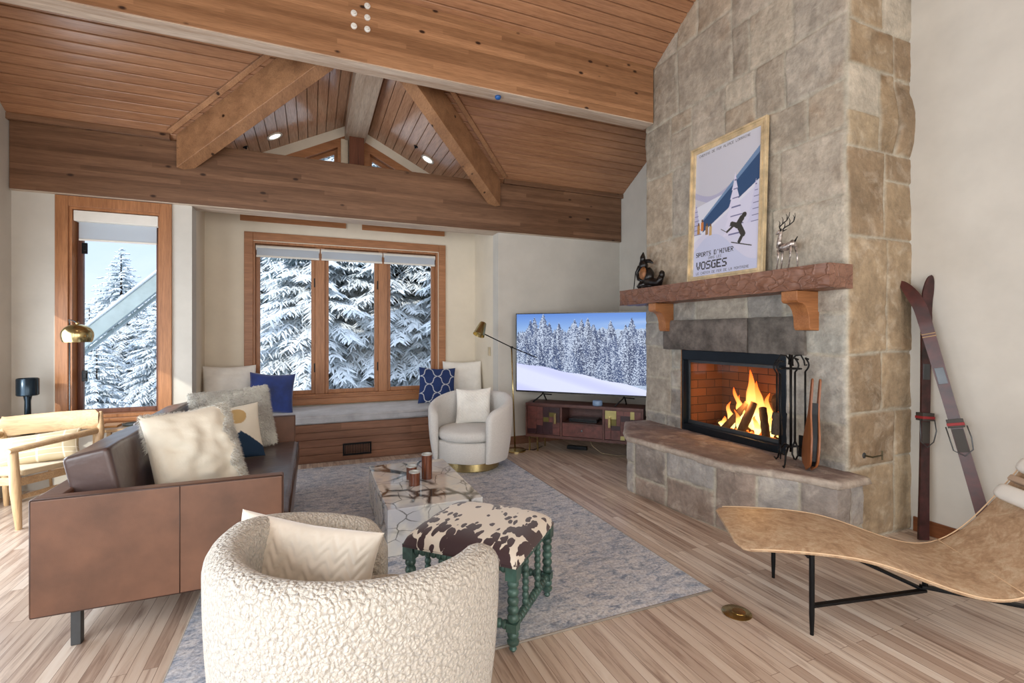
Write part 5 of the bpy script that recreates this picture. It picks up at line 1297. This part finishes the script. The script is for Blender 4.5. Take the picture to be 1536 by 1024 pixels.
t = thing('area_rug', 'large distressed blue grey area rug under the seating group', 'rug', (.78, 3.94, 0))
obj('pile', MB().box((-.585, 2.135, .001), (2.145, 5.76, .010)), RUG, t)
mb = MB()
for q in ([(-.588,2.132,.005),(2.148,2.132,.005)],[(2.148,2.132,.005),(2.148,5.763,.005)],[(-.588,5.763,.005),(2.148,5.763,.005)],[(-.588,2.132,.005),(-.588,5.763,.005)]): mb.tube(q, .006, 6)
obj('binding', mb, plain('rug_binding', (.60,.57,.53), .9), t, smooth=True)
t = thing('floor_outlet', 'round brass floor outlet cover in the floor right of the rug', 'outlet', (2.105, 1.915, 0))
obj('cover_plate', MB().lathe([(0,.001),(.075,.001),(.076,.003),(.072,.006),(0,.007)], 40, (2.105, 1.915, 0)), BRASS, t, smooth='auto')
obj('flip_lid', MB().lathe([(.0,.0),(.034,.0),(.034,.0025),(0,.003)], 30, (2.115, 1.91, .0068)), BRASS, t, smooth='auto')

# ---------------------------------------------------------------- chaise
ax_, ay_ = .83, -.56; nx_, ny_ = .56, .83; c0 = (2.45, 1.875)
def cp(s, w, z): return (c0[0]+ax_*s+nx_*w, c0[1]+ay_*s+ny_*w, z)
SUEDE, nt, b = newmat('chaise_suede', .5, 0, .4); v = coords(nt, (1,1,1), (0,0,R(34)))
f = noisen(nt, v, 9, 8, .72, 1.4); f2 = noisen(nt, v, 34, 5, .6, 1.0)
c = ramp(nt, f, [(.30, (.60,.49,.39)), (.48, (.74,.62,.50)), (.62, (.80,.71,.60))]); c = mixc(nt, .5, c, ramp(nt, f2, [(.4, (.84,.80,.74)), (.62, (1,1,1))]), 'MULTIPLY'); L(nt, c, b.inputs['Base Color']); bump(nt, b, f2, .15, .003)
prof = [(-.335,.412),(-.25,.42),(-.11,.425),(.05,.425),(.15,.42),(.25,.41),(.36,.385),(.48,.345),(.60,.305),(.70,.280),(.78,.272),(.86,.285),(.94,.325),(1.03,.40),(1.12,.505),(1.22,.64),(1.32,.785),(1.42,.93),(1.52,1.06),(1.58,1.12)]
def smooth_prof(pr, n):
    ss = np.linspace(pr[0][0], pr[-1][0], n); zz = np.interp(ss, [p[0] for p in pr], [p[1] for p in pr])
    for _ in range(6): zz[1:-1] = (zz[:-2]+2*zz[1:-1]+zz[2:])/4
    return list(zip(ss, zz))
SP = smooth_prof(prof, 70); th_ = .034
t = thing('chaise_longue', 'tan leather wave-shaped chaise longue on thin black legs at the right', 'chaise longue', (c0[0]+ax_*.5, c0[1]+ay_*.5, 0))
rows = []; NW = 24; HW = .305
def hwid(s):
    e = s-SP[0][0]; r_ = .07
    return HW-(r_-math.sqrt(max(0, r_*r_-(r_-e)**2)) if e < r_ else 0)-.0
mb = MB(); vs = []
for i, (s, z) in enumerate(SP):
    i0, i1 = max(0, i-1), min(len(SP)-1, i+1); ds, dz = SP[i1][0]-SP[i0][0], SP[i1][1]-SP[i0][1]; l = math.hypot(ds, dz); ns, nz_ = -dz/l, ds/l
    hw_ = hwid(s); te = th_*min(1, .35+(s-SP[0][0])/.05)
    for j in range(NW):
        a = 2*PI*j/NW; wx_ = math.copysign(abs(math.cos(a))**.35, math.cos(a))*hw_; tz = math.copysign(abs(math.sin(a))**.8, math.sin(a))*te/2
        crown = .008*(1-(wx_/hw_)**2) if tz > 0 else 0
        vs.append(cp(s+ns*(tz+crown-te/2), wx_, z+nz_*(tz+crown-te/2)))
m_ = len(SP); mb.add(vs, [(i*NW+(j+1)%NW, i*NW+j, (i+1)*NW+j, (i+1)*NW+(j+1)%NW) for i in range(m_-1) for j in range(NW)]+[tuple(range(NW)), tuple(reversed(range((m_-1)*NW, m_*NW)))])
obj('leather_seat', mb, SUEDE, t, smooth='auto', ang=60)
SEAM = plain('seam_piping', (.84,.72,.58), .6)
mb = MB()
for w in (-1, 1): mb.tube([cp(s, w*(hwid(s)+.001), z-.008) for s, z in SP[2:]], .0035, 6)
mb.tube([cp(SP[44][0], w*HW/8, SP[44][1]+.004) for w in range(-8, 9)], .003, 6)
obj('seam', mb, SEAM, t, smooth=True)
for w in (-.285, .285): obj('leg', MB().tube([cp(.01, w, .398), cp(.01, w, .10), cp(.01, w, .012)], [.0125,.0125,.009], 12).lathe([(0,0),(.009,0),(.009,.013),(0,.013)], 12, cp(.01, w, 0)), BLACK, t, smooth='auto')
mb = MB(); mb.beam(cp(.0, -.285, .385), cp(.0, .285, .385), .022, .014)
for w in (-.285, .285): mb.beam(cp(.012, w, .145 if w < 0 else .35), cp(.66, 0, .14), .026, .014)
mb.beam(cp(.64, 0, .16), cp(1.35, .0, .075), .03, .016); mb.beam(cp(.66, 0, .16), cp(.66, 0, .258), .02, .02, (1,0,0)); mb.beam(cp(1.35, -.28, .075), cp(1.35, .28, .075), .026, .014)
mb.beam(cp(1.02, 0, .12), cp(1.18, 0, .56), .02, .02)
obj('frame', mb, BLACK, t, bevel=.002)
for w in (-.27, .27): obj('leg', MB().tube([cp(1.35, w, .08), cp(1.35, w, .012)], [.012,.009], 12).lathe([(0,0),(.009,0),(.009,.013),(0,.013)], 12, cp(1.35, w, 0)), BLACK, t, smooth='auto')
# head pillow strapped to the chaise
WL = fabric('white_leather', (.92,.91,.88), .45, 20, .1, .003, .02, 0)
hp = thing('head_pillow', 'white double roll head pillow with tan straps on the chaise', 'cushion', cp(1.28, 0, .80))
def on(s):   # point and normal on the seat surface
    z = float(np.interp(s, [p[0] for p in SP], [p[1] for p in SP])); z2 = float(np.interp(s+.02, [p[0] for p in SP], [p[1] for p in SP])); l = math.hypot(.02, z2-z)
    return s, z, -(z2-z)/l, .02/l, .02/l, (z2-z)/l
for s in (1.19, 1.295):
    s_, z, ns, nz_, ts, tz = on(s); rows = []; n = 20; vs = []; ws = [-.25,-.245,-.23,-.20]+[-.20+.4*k/8 for k in range(1, 8)]+[.20,.23,.245,.25]
    for w in ws:
        e = .25-abs(w); k = math.sqrt(max(0.0004, 1-((.04-e)/.04)**2)) if e < .04 else 1
        for j in range(n):
            a = 2*PI*j/n; u_ = .046*k*math.copysign(abs(math.cos(a))**.7, math.cos(a)); q = .034*k*math.copysign(abs(math.sin(a))**.8, math.sin(a))+.044
            vs.append(cp(s_+ts*u_+ns*q, w, z+tz*u_+nz_*q))
    mb = MB(); m_ = len(ws); mb.add(vs, [(i*n+j, i*n+(j+1)%n, (i+1)*n+(j+1)%n, (i+1)*n+j) for i in range(m_-1) for j in range(n)]+[tuple(reversed(range(n))), tuple(range((m_-1)*n, m_*n))])
    obj('white_roll', mb, WL, hp, smooth='auto', ang=60)
s_, z, ns, nz_, ts, tz = on(1.243)
a_ = cp(s_+ns*.028-ts*.03, -.245, z+nz_*.028-tz*.03); 
mb = MB(); mb.beam(cp(s_+ns*.034, -.24, z+nz_*.034), cp(s_+ns*.034, .24, z+nz_*.034), .035, .05, (ns*ax_, ns*ay_, nz_))
obj('tan_band', mb, plain('tan_strap', (.74,.64,.55), .5), hp, bevel=.008)

# ---------------------------------------------------------------- wooden armchair, lamps and table at the left
OAK = wood('pale_oak', (.68,.55,.40), (.80,.68,.52), 'X', .4, 14, knots=False)
OAKZ = wood('pale_oak_upright', (.70,.57,.42), (.82,.70,.54), 'Z', .4, 14, knots=False)
lc = thing('wooden_armchair', 'pale oak lounge armchair with a broad back board, left of the sofa', 'armchair', (-2.10, 5.10, 0))
obj('leg', MB().tube([(-2.07, 4.84, 0), (-2.085, 4.83, .30), (-2.10, 4.83, .60)], [.020,.034,.030], 14), OAKZ, lc, smooth='auto')
obj('leg', MB().tube([(-2.50, 4.95, 0), (-2.51, 4.95, .30), (-2.52, 4.95, .60)], [.020,.034,.030], 14), OAKZ, lc, smooth='auto')
obj('leg', MB().tube([(-1.80, 5.46, 0), (-1.79, 5.42, .35), (-1.76, 5.42, .62), (-1.76, 5.43, .80)], [.018,.028,.030,.012], 14), OAKZ, lc, smooth='auto')
obj('leg', MB().tube([(-2.46, 5.56, 0), (-2.46, 5.54, .35), (-2.47, 5.53, .62), (-2.47, 5.54, .78)], [.018,.028,.030,.012], 14), OAKZ, lc, smooth='auto')
rows = []
for i in range(25):
    f = i/24; x = -2.50+.73*f; y = 5.52-.11*f+.07*math.sin(PI*f); hz = .045+.035*f; zc_ = .69+.045*f; row = []
    for k in range(12):
        a = 2*PI*k/12; row.append((x, y+.014*math.cos(a), zc_+(.085 if i not in (0, 24) else .055)*math.sin(a)))
    rows.append(row)
n = 12; vs = [p for r in rows for p in r]
obj('back_board', MB().add(vs, [(i*n+(k+1)%n, i*n+k, (i+1)*n+k, (i+1)*n+(k+1)%n) for i in range(24) for k in range(n)]+[tuple(range(n)), tuple(reversed(range(24*n, 25*n)))]), OAK, lc, smooth='auto')
def armr(p, q, r0):
    p, q = Vector(p), Vector(q); vs = []; n = 12; m = 12; d = (q-p); sd = d.cross(Vector((0,0,1))).normalized()
    for i in range(m+1):
        f = i/m; c_ = p+d*f; w = .045*(1-.35*f) if i else .03; h_ = .018+.012*f
        for k in range(n): a = 2*PI*k/n; vs.append(c_+sd*w*math.cos(a)+Vector((0,0,1))*h_*math.sin(a))
    return MB().add(vs, [(i*n+(k+1)%n, i*n+k, (i+1)*n+k, (i+1)*n+(k+1)%n) for i in range(m) for k in range(n)]+[tuple(range(n)), tuple(reversed(range(m*n, m*n+n)))])
obj('armrest', armr((-2.11, 4.78, .612), (-1.78, 5.42, .63), 0), OAK, lc, smooth='auto')
obj('armrest', armr((-2.53, 4.92, .612), (-2.48, 5.52, .63), 0), OAK, lc, smooth='auto')
mb = MB(); mb.beam((-2.075, 4.84, .36), (-1.79, 5.44, .33), .026, .06); mb.beam((-2.50, 4.95, .36), (-2.46, 5.54, .33), .026, .06); mb.beam((-2.06, 4.84, .37), (-2.50, 4.95, .37), .026, .06); mb.beam((-1.80, 5.44, .32), (-2.46, 5.54, .32), .026, .05)
mb.beam((-2.08, 4.84, .24), (-1.80, 5.45, .22), .02, .035)
obj('seat_rails', mb, OAK, lc, bevel=.006)
cz = MB()
P4 = [(-2.05, 4.87, .40), (-2.49, 4.98, .40), (-2.44, 5.52, .36), (-1.82, 5.43, .36)]
cz.add(P4+[(x, y, z+.045) for x, y, z in P4], [(0,1,2,3),(7,6,5,4),(4,5,1,0),(5,6,2,1),(6,7,3,2),(7,4,0,3)])
obj('woven_seat', cz, fabric('woven_cord', (.78,.70,.56), .8, 160, .6, .004), lc, bevel=.012)
def plaid(u, v, sg):
    a = abs(((u*3.2) % 1)-.5) > .465; b_ = abs(((v*3.2+.3) % 1)-.5) > .465
    return (.90,.87,.80) if a or b_ else (.74,.68,.56)
cushion('throw_pillow', .54, .28, .13, COLF, 'tan plaid cushion on the wooden armchair', (-2.10, 5.19, .425), 8, 38, -6, seed=11, n=70, colf=plaid)
# small side table with the black lamp (hidden foot behind the chair)
STT = thing('side_table', 'small pale wood side table carrying the dark lamp in the corner', 'side table', (-2.33, 5.78, 0))
obj('table_top', MB().lathe([(0,.56),(.17,.56),(.175,.57),(.17,.585),(0,.585)], 32, (-2.40, 5.76, 0)), OAK, STT, smooth='auto')
for k in range(3): a = R(30+120*k); obj('leg', MB().tube([(-2.40+.12*math.cos(a), 5.76+.12*math.sin(a), .56), (-2.40+.16*math.cos(a), 5.76+.16*math.sin(a), 0)], .012, 8), OAKZ, STT, smooth=True)
DKT = plain('dark_blue_metal', (.15,.20,.24), .22, .7)
t = thing('table_lamp', 'dark blue drum shade lamp in the left corner', 'lamp', (-2.385, 5.72, .585))
lx, ly = -2.385, 5.72
obj('stem', MB().lathe([(0,.0),(.05,.0),(.05,.012),(.026,.02),(.022,.30),(.030,.345),(0,.345)], 24, (lx, ly, .586)), DKT, t, smooth='auto')
sh = obj('lamp_shade', MB().lathe([(.0,.35),(.070,.35),(.078,.358),(.078,.50),(.072,.508),(.068,.508),(.068,.37),(0,.37)], 32, (lx, ly, .586)), DKT, t, smooth='auto')
# brass dome lamp on a slim pole
t = thing('arc_lamp', 'brass dome lamp on a slim pole in front of the tall window', 'floor lamp', (-2.02, 5.42, 0))
obj('pole', MB().tube([(-2.05, 5.62, .01), (-2.05, 5.62, 1.60)], .005, 10).tube([(-2.05, 5.62, 1.59), (-2.03, 5.55, 1.625), (-1.95, 5.40, 1.615), (-1.88, 5.30, 1.59)], .005, 8), GREYM, t, smooth=True)
obj('base', MB().lathe([(0,0),(.13,0),(.13,.012),(.12,.018),(0,.02)], 32, (-2.05, 5.62, 0)), BRASS, t, smooth='auto')
pr = [(0,.095),(.03,.094),(.06,.085),(.09,.062),(.108,.03),(.112,.0),(.106,-.04),(.098,-.06),(.094,-.06),(.104,-.03),(.108,0),(.10,.03),(.085,.055),(.05,.08),(0,.088)]
sh = obj('dome_shade', MB().lathe(pr, 36, (-1.88, 5.30, 1.485)), plain('aged_brass', (.72,.66,.48), .22, 1.0), t, smooth='auto')
obj('ball_joint', MB().blob((-1.88, 5.30, 1.588), .014, 6), BRASS, sh, smooth=True)
# table below the tall window
t = thing('window_table', 'sunlit pale wood table below the tall window, behind the sofa', 'table', (-1.62, 5.72, 0))
obj('table_top', MB().box((-1.88, 5.52, .585), (-1.32, 5.92, .615)), OAK, t, bevel=.008)
for x in (-1.84, -1.36):
    for y in (5.56, 5.88): obj('leg', MB().box((x-.018, y-.018, 0), (x+.018, y+.018, .585)), OAKZ, t, bevel=.004)
solo('tray', MB().lathe([(0,0),(.075,0),(.085,.018),(.080,.018),(.07,.006),(0,.006)], 28, (-1.60, 5.70, .616)), plain('pewter_dish', (.42,.47,.48), .3, .5), 'small dark dish on the table below the tall window', 'dish', smooth='auto')
solo('book', MB().box((-1.83, 5.62, .616), (-1.70, 5.80, .632)), plain('book_tan', (.80,.60,.38), .6), 'small tan book on the table below the tall window', 'book', bevel=.002)
# ---------------------------------------------------------------- outdoors
def snowmat(name, needle, thr=.15, sp=10):
    m, nt, b = newmat(name, .75, 0, .3); g_ = N(nt, 'ShaderNodeNewGeometry'); sx = N(nt, 'ShaderNodeSeparateXYZ'); L(nt, g_.outputs['True Normal'], sx.inputs[0])
    v = coords(nt); nf = noisen(nt, v, sp, 3)
    ad = N(nt, 'ShaderNodeMath', operation='MULTIPLY_ADD'); L(nt, nf, ad.inputs[0]); ad.inputs[1].default_value = 1.6; L(nt, sx.outputs['Z'], ad.inputs[2])
    f = ramp(nt, ad.outputs[0], [(.78+thr, (0,0,0)), (.90+thr, (1,1,1))])
    nc = ramp(nt, noisen(nt, v, 5, 3), [(.3, needle), (.7, tuple(x*1.5 for x in needle))])
    L(nt, mixc(nt, f, nc, (.93,.95,.98)), b.inputs['Base Color']); return m
SNOWY = snowmat('snowy_needles', (.42,.48,.49), .16, 16); 
TRUNK = plain('tree_trunk', (.22,.17,.14), .9, var=.3, vs=12)
SNOW = plain('snow', (.93,.95,.98), .7, 0, .3, .02, 1.2, .5, 1.5, .1)
def conifer_mesh(seed, Ht, Rb, nlev, nb, tw, size=1.0, ztop=None, zmin=.02, zmax=1.0):
    rr = random.Random(seed); V = []; F = []
    def blade(p, d, ln, w, drop):
        d = d.normalized(); sd = d.cross(Vector((0,0,1)))
        if sd.length < .1: sd = Vector((1,0,0))
        sd.normalize(); o = len(V); ts = (0, .35, .7, 1.0); ws = (.7, 1.0, .75, .12)
        for t_, w_ in zip(ts, ws):
            c = p+d*ln*t_+Vector((0,0,-drop*t_*t_))
            jz = rr.uniform(-.25,.25)*w
            V.append(tuple(c-sd*w*w_+Vector((0,0,-w*w_*.5)))); V.append(tuple(c+Vector((0,0,w*w_*.45+jz*.3)))); V.append(tuple(c+sd*w*w_+Vector((0,0,-w*w_*.5)))); V.append(tuple(c+Vector((0,0,-w*w_*.75))))
        for i in range(3):
            a = o+i*4
            for k in range(4): F.append((a+k, a+(k+1)%4, a+4+(k+1)%4, a+4+k))
        F.append((o+3, o+2, o+1, o)); F.append((o+12, o+13, o+14, o+15))
    for lv in range(nlev):
        f = lv/(nlev-1); f = zmin+(zmax-zmin)*f; z = Ht*f; L_ = Rb*(1-f)**.85+.12
        k = max(4, int(nb*(1-f*.6)))
        for b_ in range(k):
            az = 2*PI*(b_+rr.random()*.8)/k+lv*1.3; d = Vector((math.cos(az), math.sin(az), 0)); ln = L_*rr.uniform(.72, 1.12); zz = z+rr.uniform(-.5,.5)*Ht/nlev
            up = .28*(f-.35); dr = .38*(1-f)+.10
            def pt(s): return Vector((0,0,zz))+d*ln*s+Vector((0,0, ln*(up*s-dr*s*s*1.1)))
            blade(pt(.05), pt(.5)-pt(.05), ln*.45, .05*size, 0); blade(pt(.5), pt(1)-pt(.5), ln*.52, .06*size, .03)
            m_ = max(4, int(tw*ln/Rb)+3)
            for i in range(m_):
                s = .18+.82*(i+rr.random()*.6)/m_; base = pt(min(1, s)); tl = (.18+.42*(1-s)**.8*1.0)*min(1.5, ln*.9)*rr.uniform(.7,1.2)*size**.5
                for sg in (-1, 1):
                    an = sg*rr.uniform(.55, 1.05); dd_ = Vector((d.x*math.cos(an)-d.y*math.sin(an), d.x*math.sin(an)+d.y*math.cos(an), rr.uniform(-.45,-.05)))
                    blade(base, dd_, tl, .045*size*rr.uniform(.7,1.5), tl*rr.uniform(.15,.4))
                    if tl > .28:
                        q = base+dd_.normalized()*tl*.45
                        for s2 in (-1, 1):
                            a2_ = s2*.8; d3 = Vector((dd_.x*math.cos(a2_)-dd_.y*math.sin(a2_), dd_.x*math.sin(a2_)+dd_.y*math.cos(a2_), dd_.z-.2)); blade(q, d3, tl*.5, .035*size, tl*.15)
    me = bpy.data.meshes.new('foliage'); me.from_pydata(V, [], F); me.update(); me.materials.append(SNOWY); return me
def conifer(me, Ht, loc, label, group=None, rz=0, sc=1, parts=True):
    t = thing('snowy_conifer', label, 'tree', loc, rz, group); t.scale = (sc, sc, sc)
    o = bpy.data.objects.new('foliage', me); C.objects.link(o); o.parent = t
    tr = bpy.data.objects.new('trunk', TRK(Ht)); C.objects.link(tr); tr.parent = t
    return t
_tk = {}
def TRK(h):
    if h not in _tk:
        mb = MB(); mb.tube([(0,0,-.3),(0,0,h*.5),(0,0,h*.98)], [.16*h/9,.10*h/9,.01], 10); me = bpy.data.meshes.new('trunk'); me.from_pydata([tuple(v) for v in mb.v], [], mb.f); me.materials.append(TRUNK); _tk[h] = me
    return _tk[h]
mA = conifer_mesh(1, 9.0, 2.5, 38, 18, 24, .66)
mB = conifer_mesh(2, 11.0, 3.0, 42, 19, 24, .74)
mC = conifer_mesh(3, 4.4, 1.6, 38, 15, 14, .5)
GZ = -1.2
gB = 'snow covered firs filling the bay window view'
conifer(mA, 9, (.1, 12.2, GZ-1.4), 'snow laden fir seen through the left pane of the bay window', gB, .3)
conifer(mB, 11, (2.1, 12.6, GZ-1.8), 'snow laden fir seen through the middle pane of the bay window', gB, 1.3)
conifer(mA, 9, (3.6, 11.2, GZ-1.2), 'snow laden fir seen through the right pane of the bay window', gB, 2.4, 1.02)
conifer(mB, 11, (-1.2, 15.0, GZ-1.0), 'snow laden fir standing further back on the left of the bay view', gB, 4.1)
conifer(mB, 11, (5.2, 15.5, GZ), 'snow laden fir standing further back on the right of the bay view', gB, 5.3)
conifer(mB, 11, (1.4, 17.5, GZ+.5), 'snow laden fir standing farthest back in the middle of the bay view', gB, .8, 1.15)
# left window view
conifer(mC, 4.4, (-5.70, 19.2, -.75), 'tall snowy fir against the sky in the tall left window', None, 0, 1.12)
conifer(mC, 4.4, (-4.5, 18.2, -1.6), 'snowy fir right of the tall fir in the left window', None, 2.0, 1.05)
conifer(mC, 4.4, (-3.9, 16.0, -1.7), 'snowy fir at the right edge of the left window view', None, 3.1, .9)
conifer(mC, 4.4, (-5.6, 16.5, -1.9), 'low snowy fir in the middle of the left window view', None, 4.4, .95)
conifer(mC, 4.4, (-6.6, 17.4, -2.4), 'low snowy fir at the left edge of the left window view', None, 5.0, .95)
conifer(mC, 4.4, (-4.35, 13.2, -2.2), 'small snowy fir close below the window at the right', None, 1.0, .78)
# snowy ground
mb = MB(); rows = []
for i in range(61):
    row = []
    for j in range(61):
        x = -40+80*i/60; y = -30+80*j/60
        z = -1.6+.35*fbm((x*.15, y*.15, 0), 3)+.04*max(0, y-16)+(1.0*math.exp(-((x+4.2)/2.2)**2-((y-12.6)/2.2)**2) if y > 9 else 0)
        if XL-1.2 < x < XR+1.2 and YS-1 < y < 8.6: z = -1.9
        row.append((x, y, z))
    rows.append(row)
S('ground_snow', mb.grid(rows), SNOW, smooth=True)
# snow-laden bushes
mb = MB(); rr = random.Random(8)
for k, (x, y, z, r, lab) in enumerate(((-3.75, 11.3, -.75, .60, 'right'), (-4.35, 11.8, -.62, .52, 'middle'), (-4.85, 11.0, -.95, .50, 'left'), (-3.55, 12.4, -.45, .5, 'back'))):
    t = thing('snowy_bush', 'snow covered bush at the bottom of the tall window view, %s one' % {'right':'lower right', 'middle':'middle', 'left':'lower left', 'back':'farthest back'}[lab], 'bush', (x, y, z-.5))
    me = conifer_mesh(20+k, 1.3*r*1.6, r*1.35, 9, 13, 8, .75, zmin=.0, zmax=.9); o = bpy.data.objects.new('snowy_twigs', me); C.objects.link(o); o.parent = t
    o2 = bpy.data.objects.new('stem', TRK(1.0)); C.objects.link(o2); o2.parent = t
# gable eave outside the tall window
RF = plain('painted_fascia', (.62,.68,.70), .6); 
t = thing('roof_eave', 'snow topped sloping roof eave crossing the tall window view', 'roof', (-2.4, 8.6, 1.8))
obj('fascia', MB().beam((-3.55, 8.9, .95), (-1.75, 8.9, 2.72), .10, .20), RF, t)
obj('roof_snow', MB().beam((-3.63, 8.9, 1.03), (-1.83, 8.9, 2.80), .16, .04), SNOW, t, bevel=.02)
obj('soffit_wall', MB().add([(-3.5, 8.97, .85), (-1.65, 8.97, 2.66), (-1.65, 9.05, 2.66), (-3.5, 9.05, .85), (-3.5, 8.97, .80), (-1.65, 8.97, 2.61), (-1.65, 9.05, 2.61), (-3.5, 9.05, .80)], [(0,1,2,3),(7,6,5,4),(4,5,1,0),(5,6,2,1),(6,7,3,2),(7,4,0,3)]), RF, t)

# ---------------------------------------------------------------- world and lights
sc = bpy.context.scene
w = bpy.data.worlds.new('World'); sc.world = w; w.use_nodes = True; nt = w.node_tree; bg = nt.nodes['Background']
tc = N(nt, 'ShaderNodeTexCoord'); sx = N(nt, 'ShaderNodeSeparateXYZ'); L(nt, tc.outputs['Generated'], sx.inputs[0])
sky = ramp(nt, sx.outputs['Z'], [(0.0, (.66,.70,.78)), (.28, (.60,.67,.78)), (.55, (.84,.90,.98)), (1, (.86,.92,1.0))])
mp = N(nt, 'ShaderNodeMapping'); mp.inputs['Scale'].default_value = (1.2, 1.2, 4); L(nt, tc.outputs['Generated'], mp.inputs['Vector'])
cl = noisen(nt, mp.outputs['Vector'], 2.6, 7, .6, .3)
L(nt, mixc(nt, ramp(nt, cl, [(.40, (0,0,0)), (.58, (.8,.8,.8))]), sky, (.70,.73,.77)), bg.inputs['Color']); bg.inputs['Strength'].default_value = 1.9
def lamp(kind, name, loc, energy, col, size=None, size_y=None, rot=None, tgt=None, **kw):
    l = bpy.data.lights.new(name, kind); l.energy = energy; l.color = col
    o = bpy.data.objects.new(name, l); C.objects.link(o); o.location = loc
    if kind == 'AREA': l.shape = 'RECTANGLE'; l.size = size; l.size_y = size_y or size
    elif kind in ('POINT', 'SPOT') and size: l.shadow_soft_size = size
    for k, v in kw.items(): setattr(l, k, v)
    if tgt is not None: o.rotation_euler = (Vector(tgt)-Vector(loc)).to_track_quat('-Z', 'Y').to_euler()
    if rot: o.rotation_euler = rot
    return o
sun = lamp('SUN', 'sun', (-6, -6, 8), 2.4, (1, .93, .82), angle=R(.8), tgt=(-6+.50, -6+.80, 8-.33))
# area lamps added to boost the interior, just inside the south and left walls
lamp('AREA', 'fill_south_left', (-.8, YS+.05, 1.7), 80, (1, .96, .92), 2.3, 3.0, tgt=(-.8, 5, 1.7))
lamp('AREA', 'fill_south_right', (2.4, YS+.05, 1.7), 90, (1, .96, .92), 2.5, 3.0, tgt=(2.4, 5, 1.7))
lamp('AREA', 'fill_left', (XL+.03, .25, 1.7), 150, (.88, .94, 1), 3.2, 2.3, tgt=(4, .25, 1.7))
lamp('AREA', 'fill_glass_door', (XL+.03, 4.42, 1.05), 55, (.88, .94, 1), 2.0, 1.8, tgt=(4, 4.42, 1.05))
# fire glow
lamp('POINT', 'fire_glow', (3.74, 3.28, .86), 10, (1, .52, .18), .07)
# recessed dormer lamps (off); unseen ceiling spots added as fill behind the camera
#lamp('POINT', 'dormer_lamp_left', (-.38, 6.5, 3.78), 1.2, (1, .86, .68), .04)
#lamp('POINT', 'dormer_lamp_right', (1.42, 6.5, 3.78), 1.2, (1, .86, .68), .04)
for x, y in ((-.8, 1.2), (2.2, 1.2), (-.8, -1.2), (2.2, -1.2)):
    z = zc(y)-.10; lamp('SPOT', 'fill_spot', (x, y, z), 45, (1, .88, .72), .25, spot_size=R(120), spot_blend=.6, rot=(0, 0, 0))
# ---------------------------------------------------------------- camera
cam = bpy.data.cameras.new('Camera'); co = bpy.data.objects.new('Camera', cam); C.objects.link(co)
cam.sensor_width = 36; cam.lens = 720/1536*36; cam.shift_y = -12/1536; cam.clip_start = .05; cam.clip_end = 300
co.location = (0, 0, 1.5); co.rotation_euler = (PI/2, 0, -math.atan(300/720)); sc.camera = co
vs_ = sc.view_settings; sc.display_settings.display_device = 'sRGB'; vs_.view_transform = 'Standard'; vs_.look = 'None'; vs_.gamma = 1; vs_.use_curve_mapping = False; vs_.exposure = 0.28
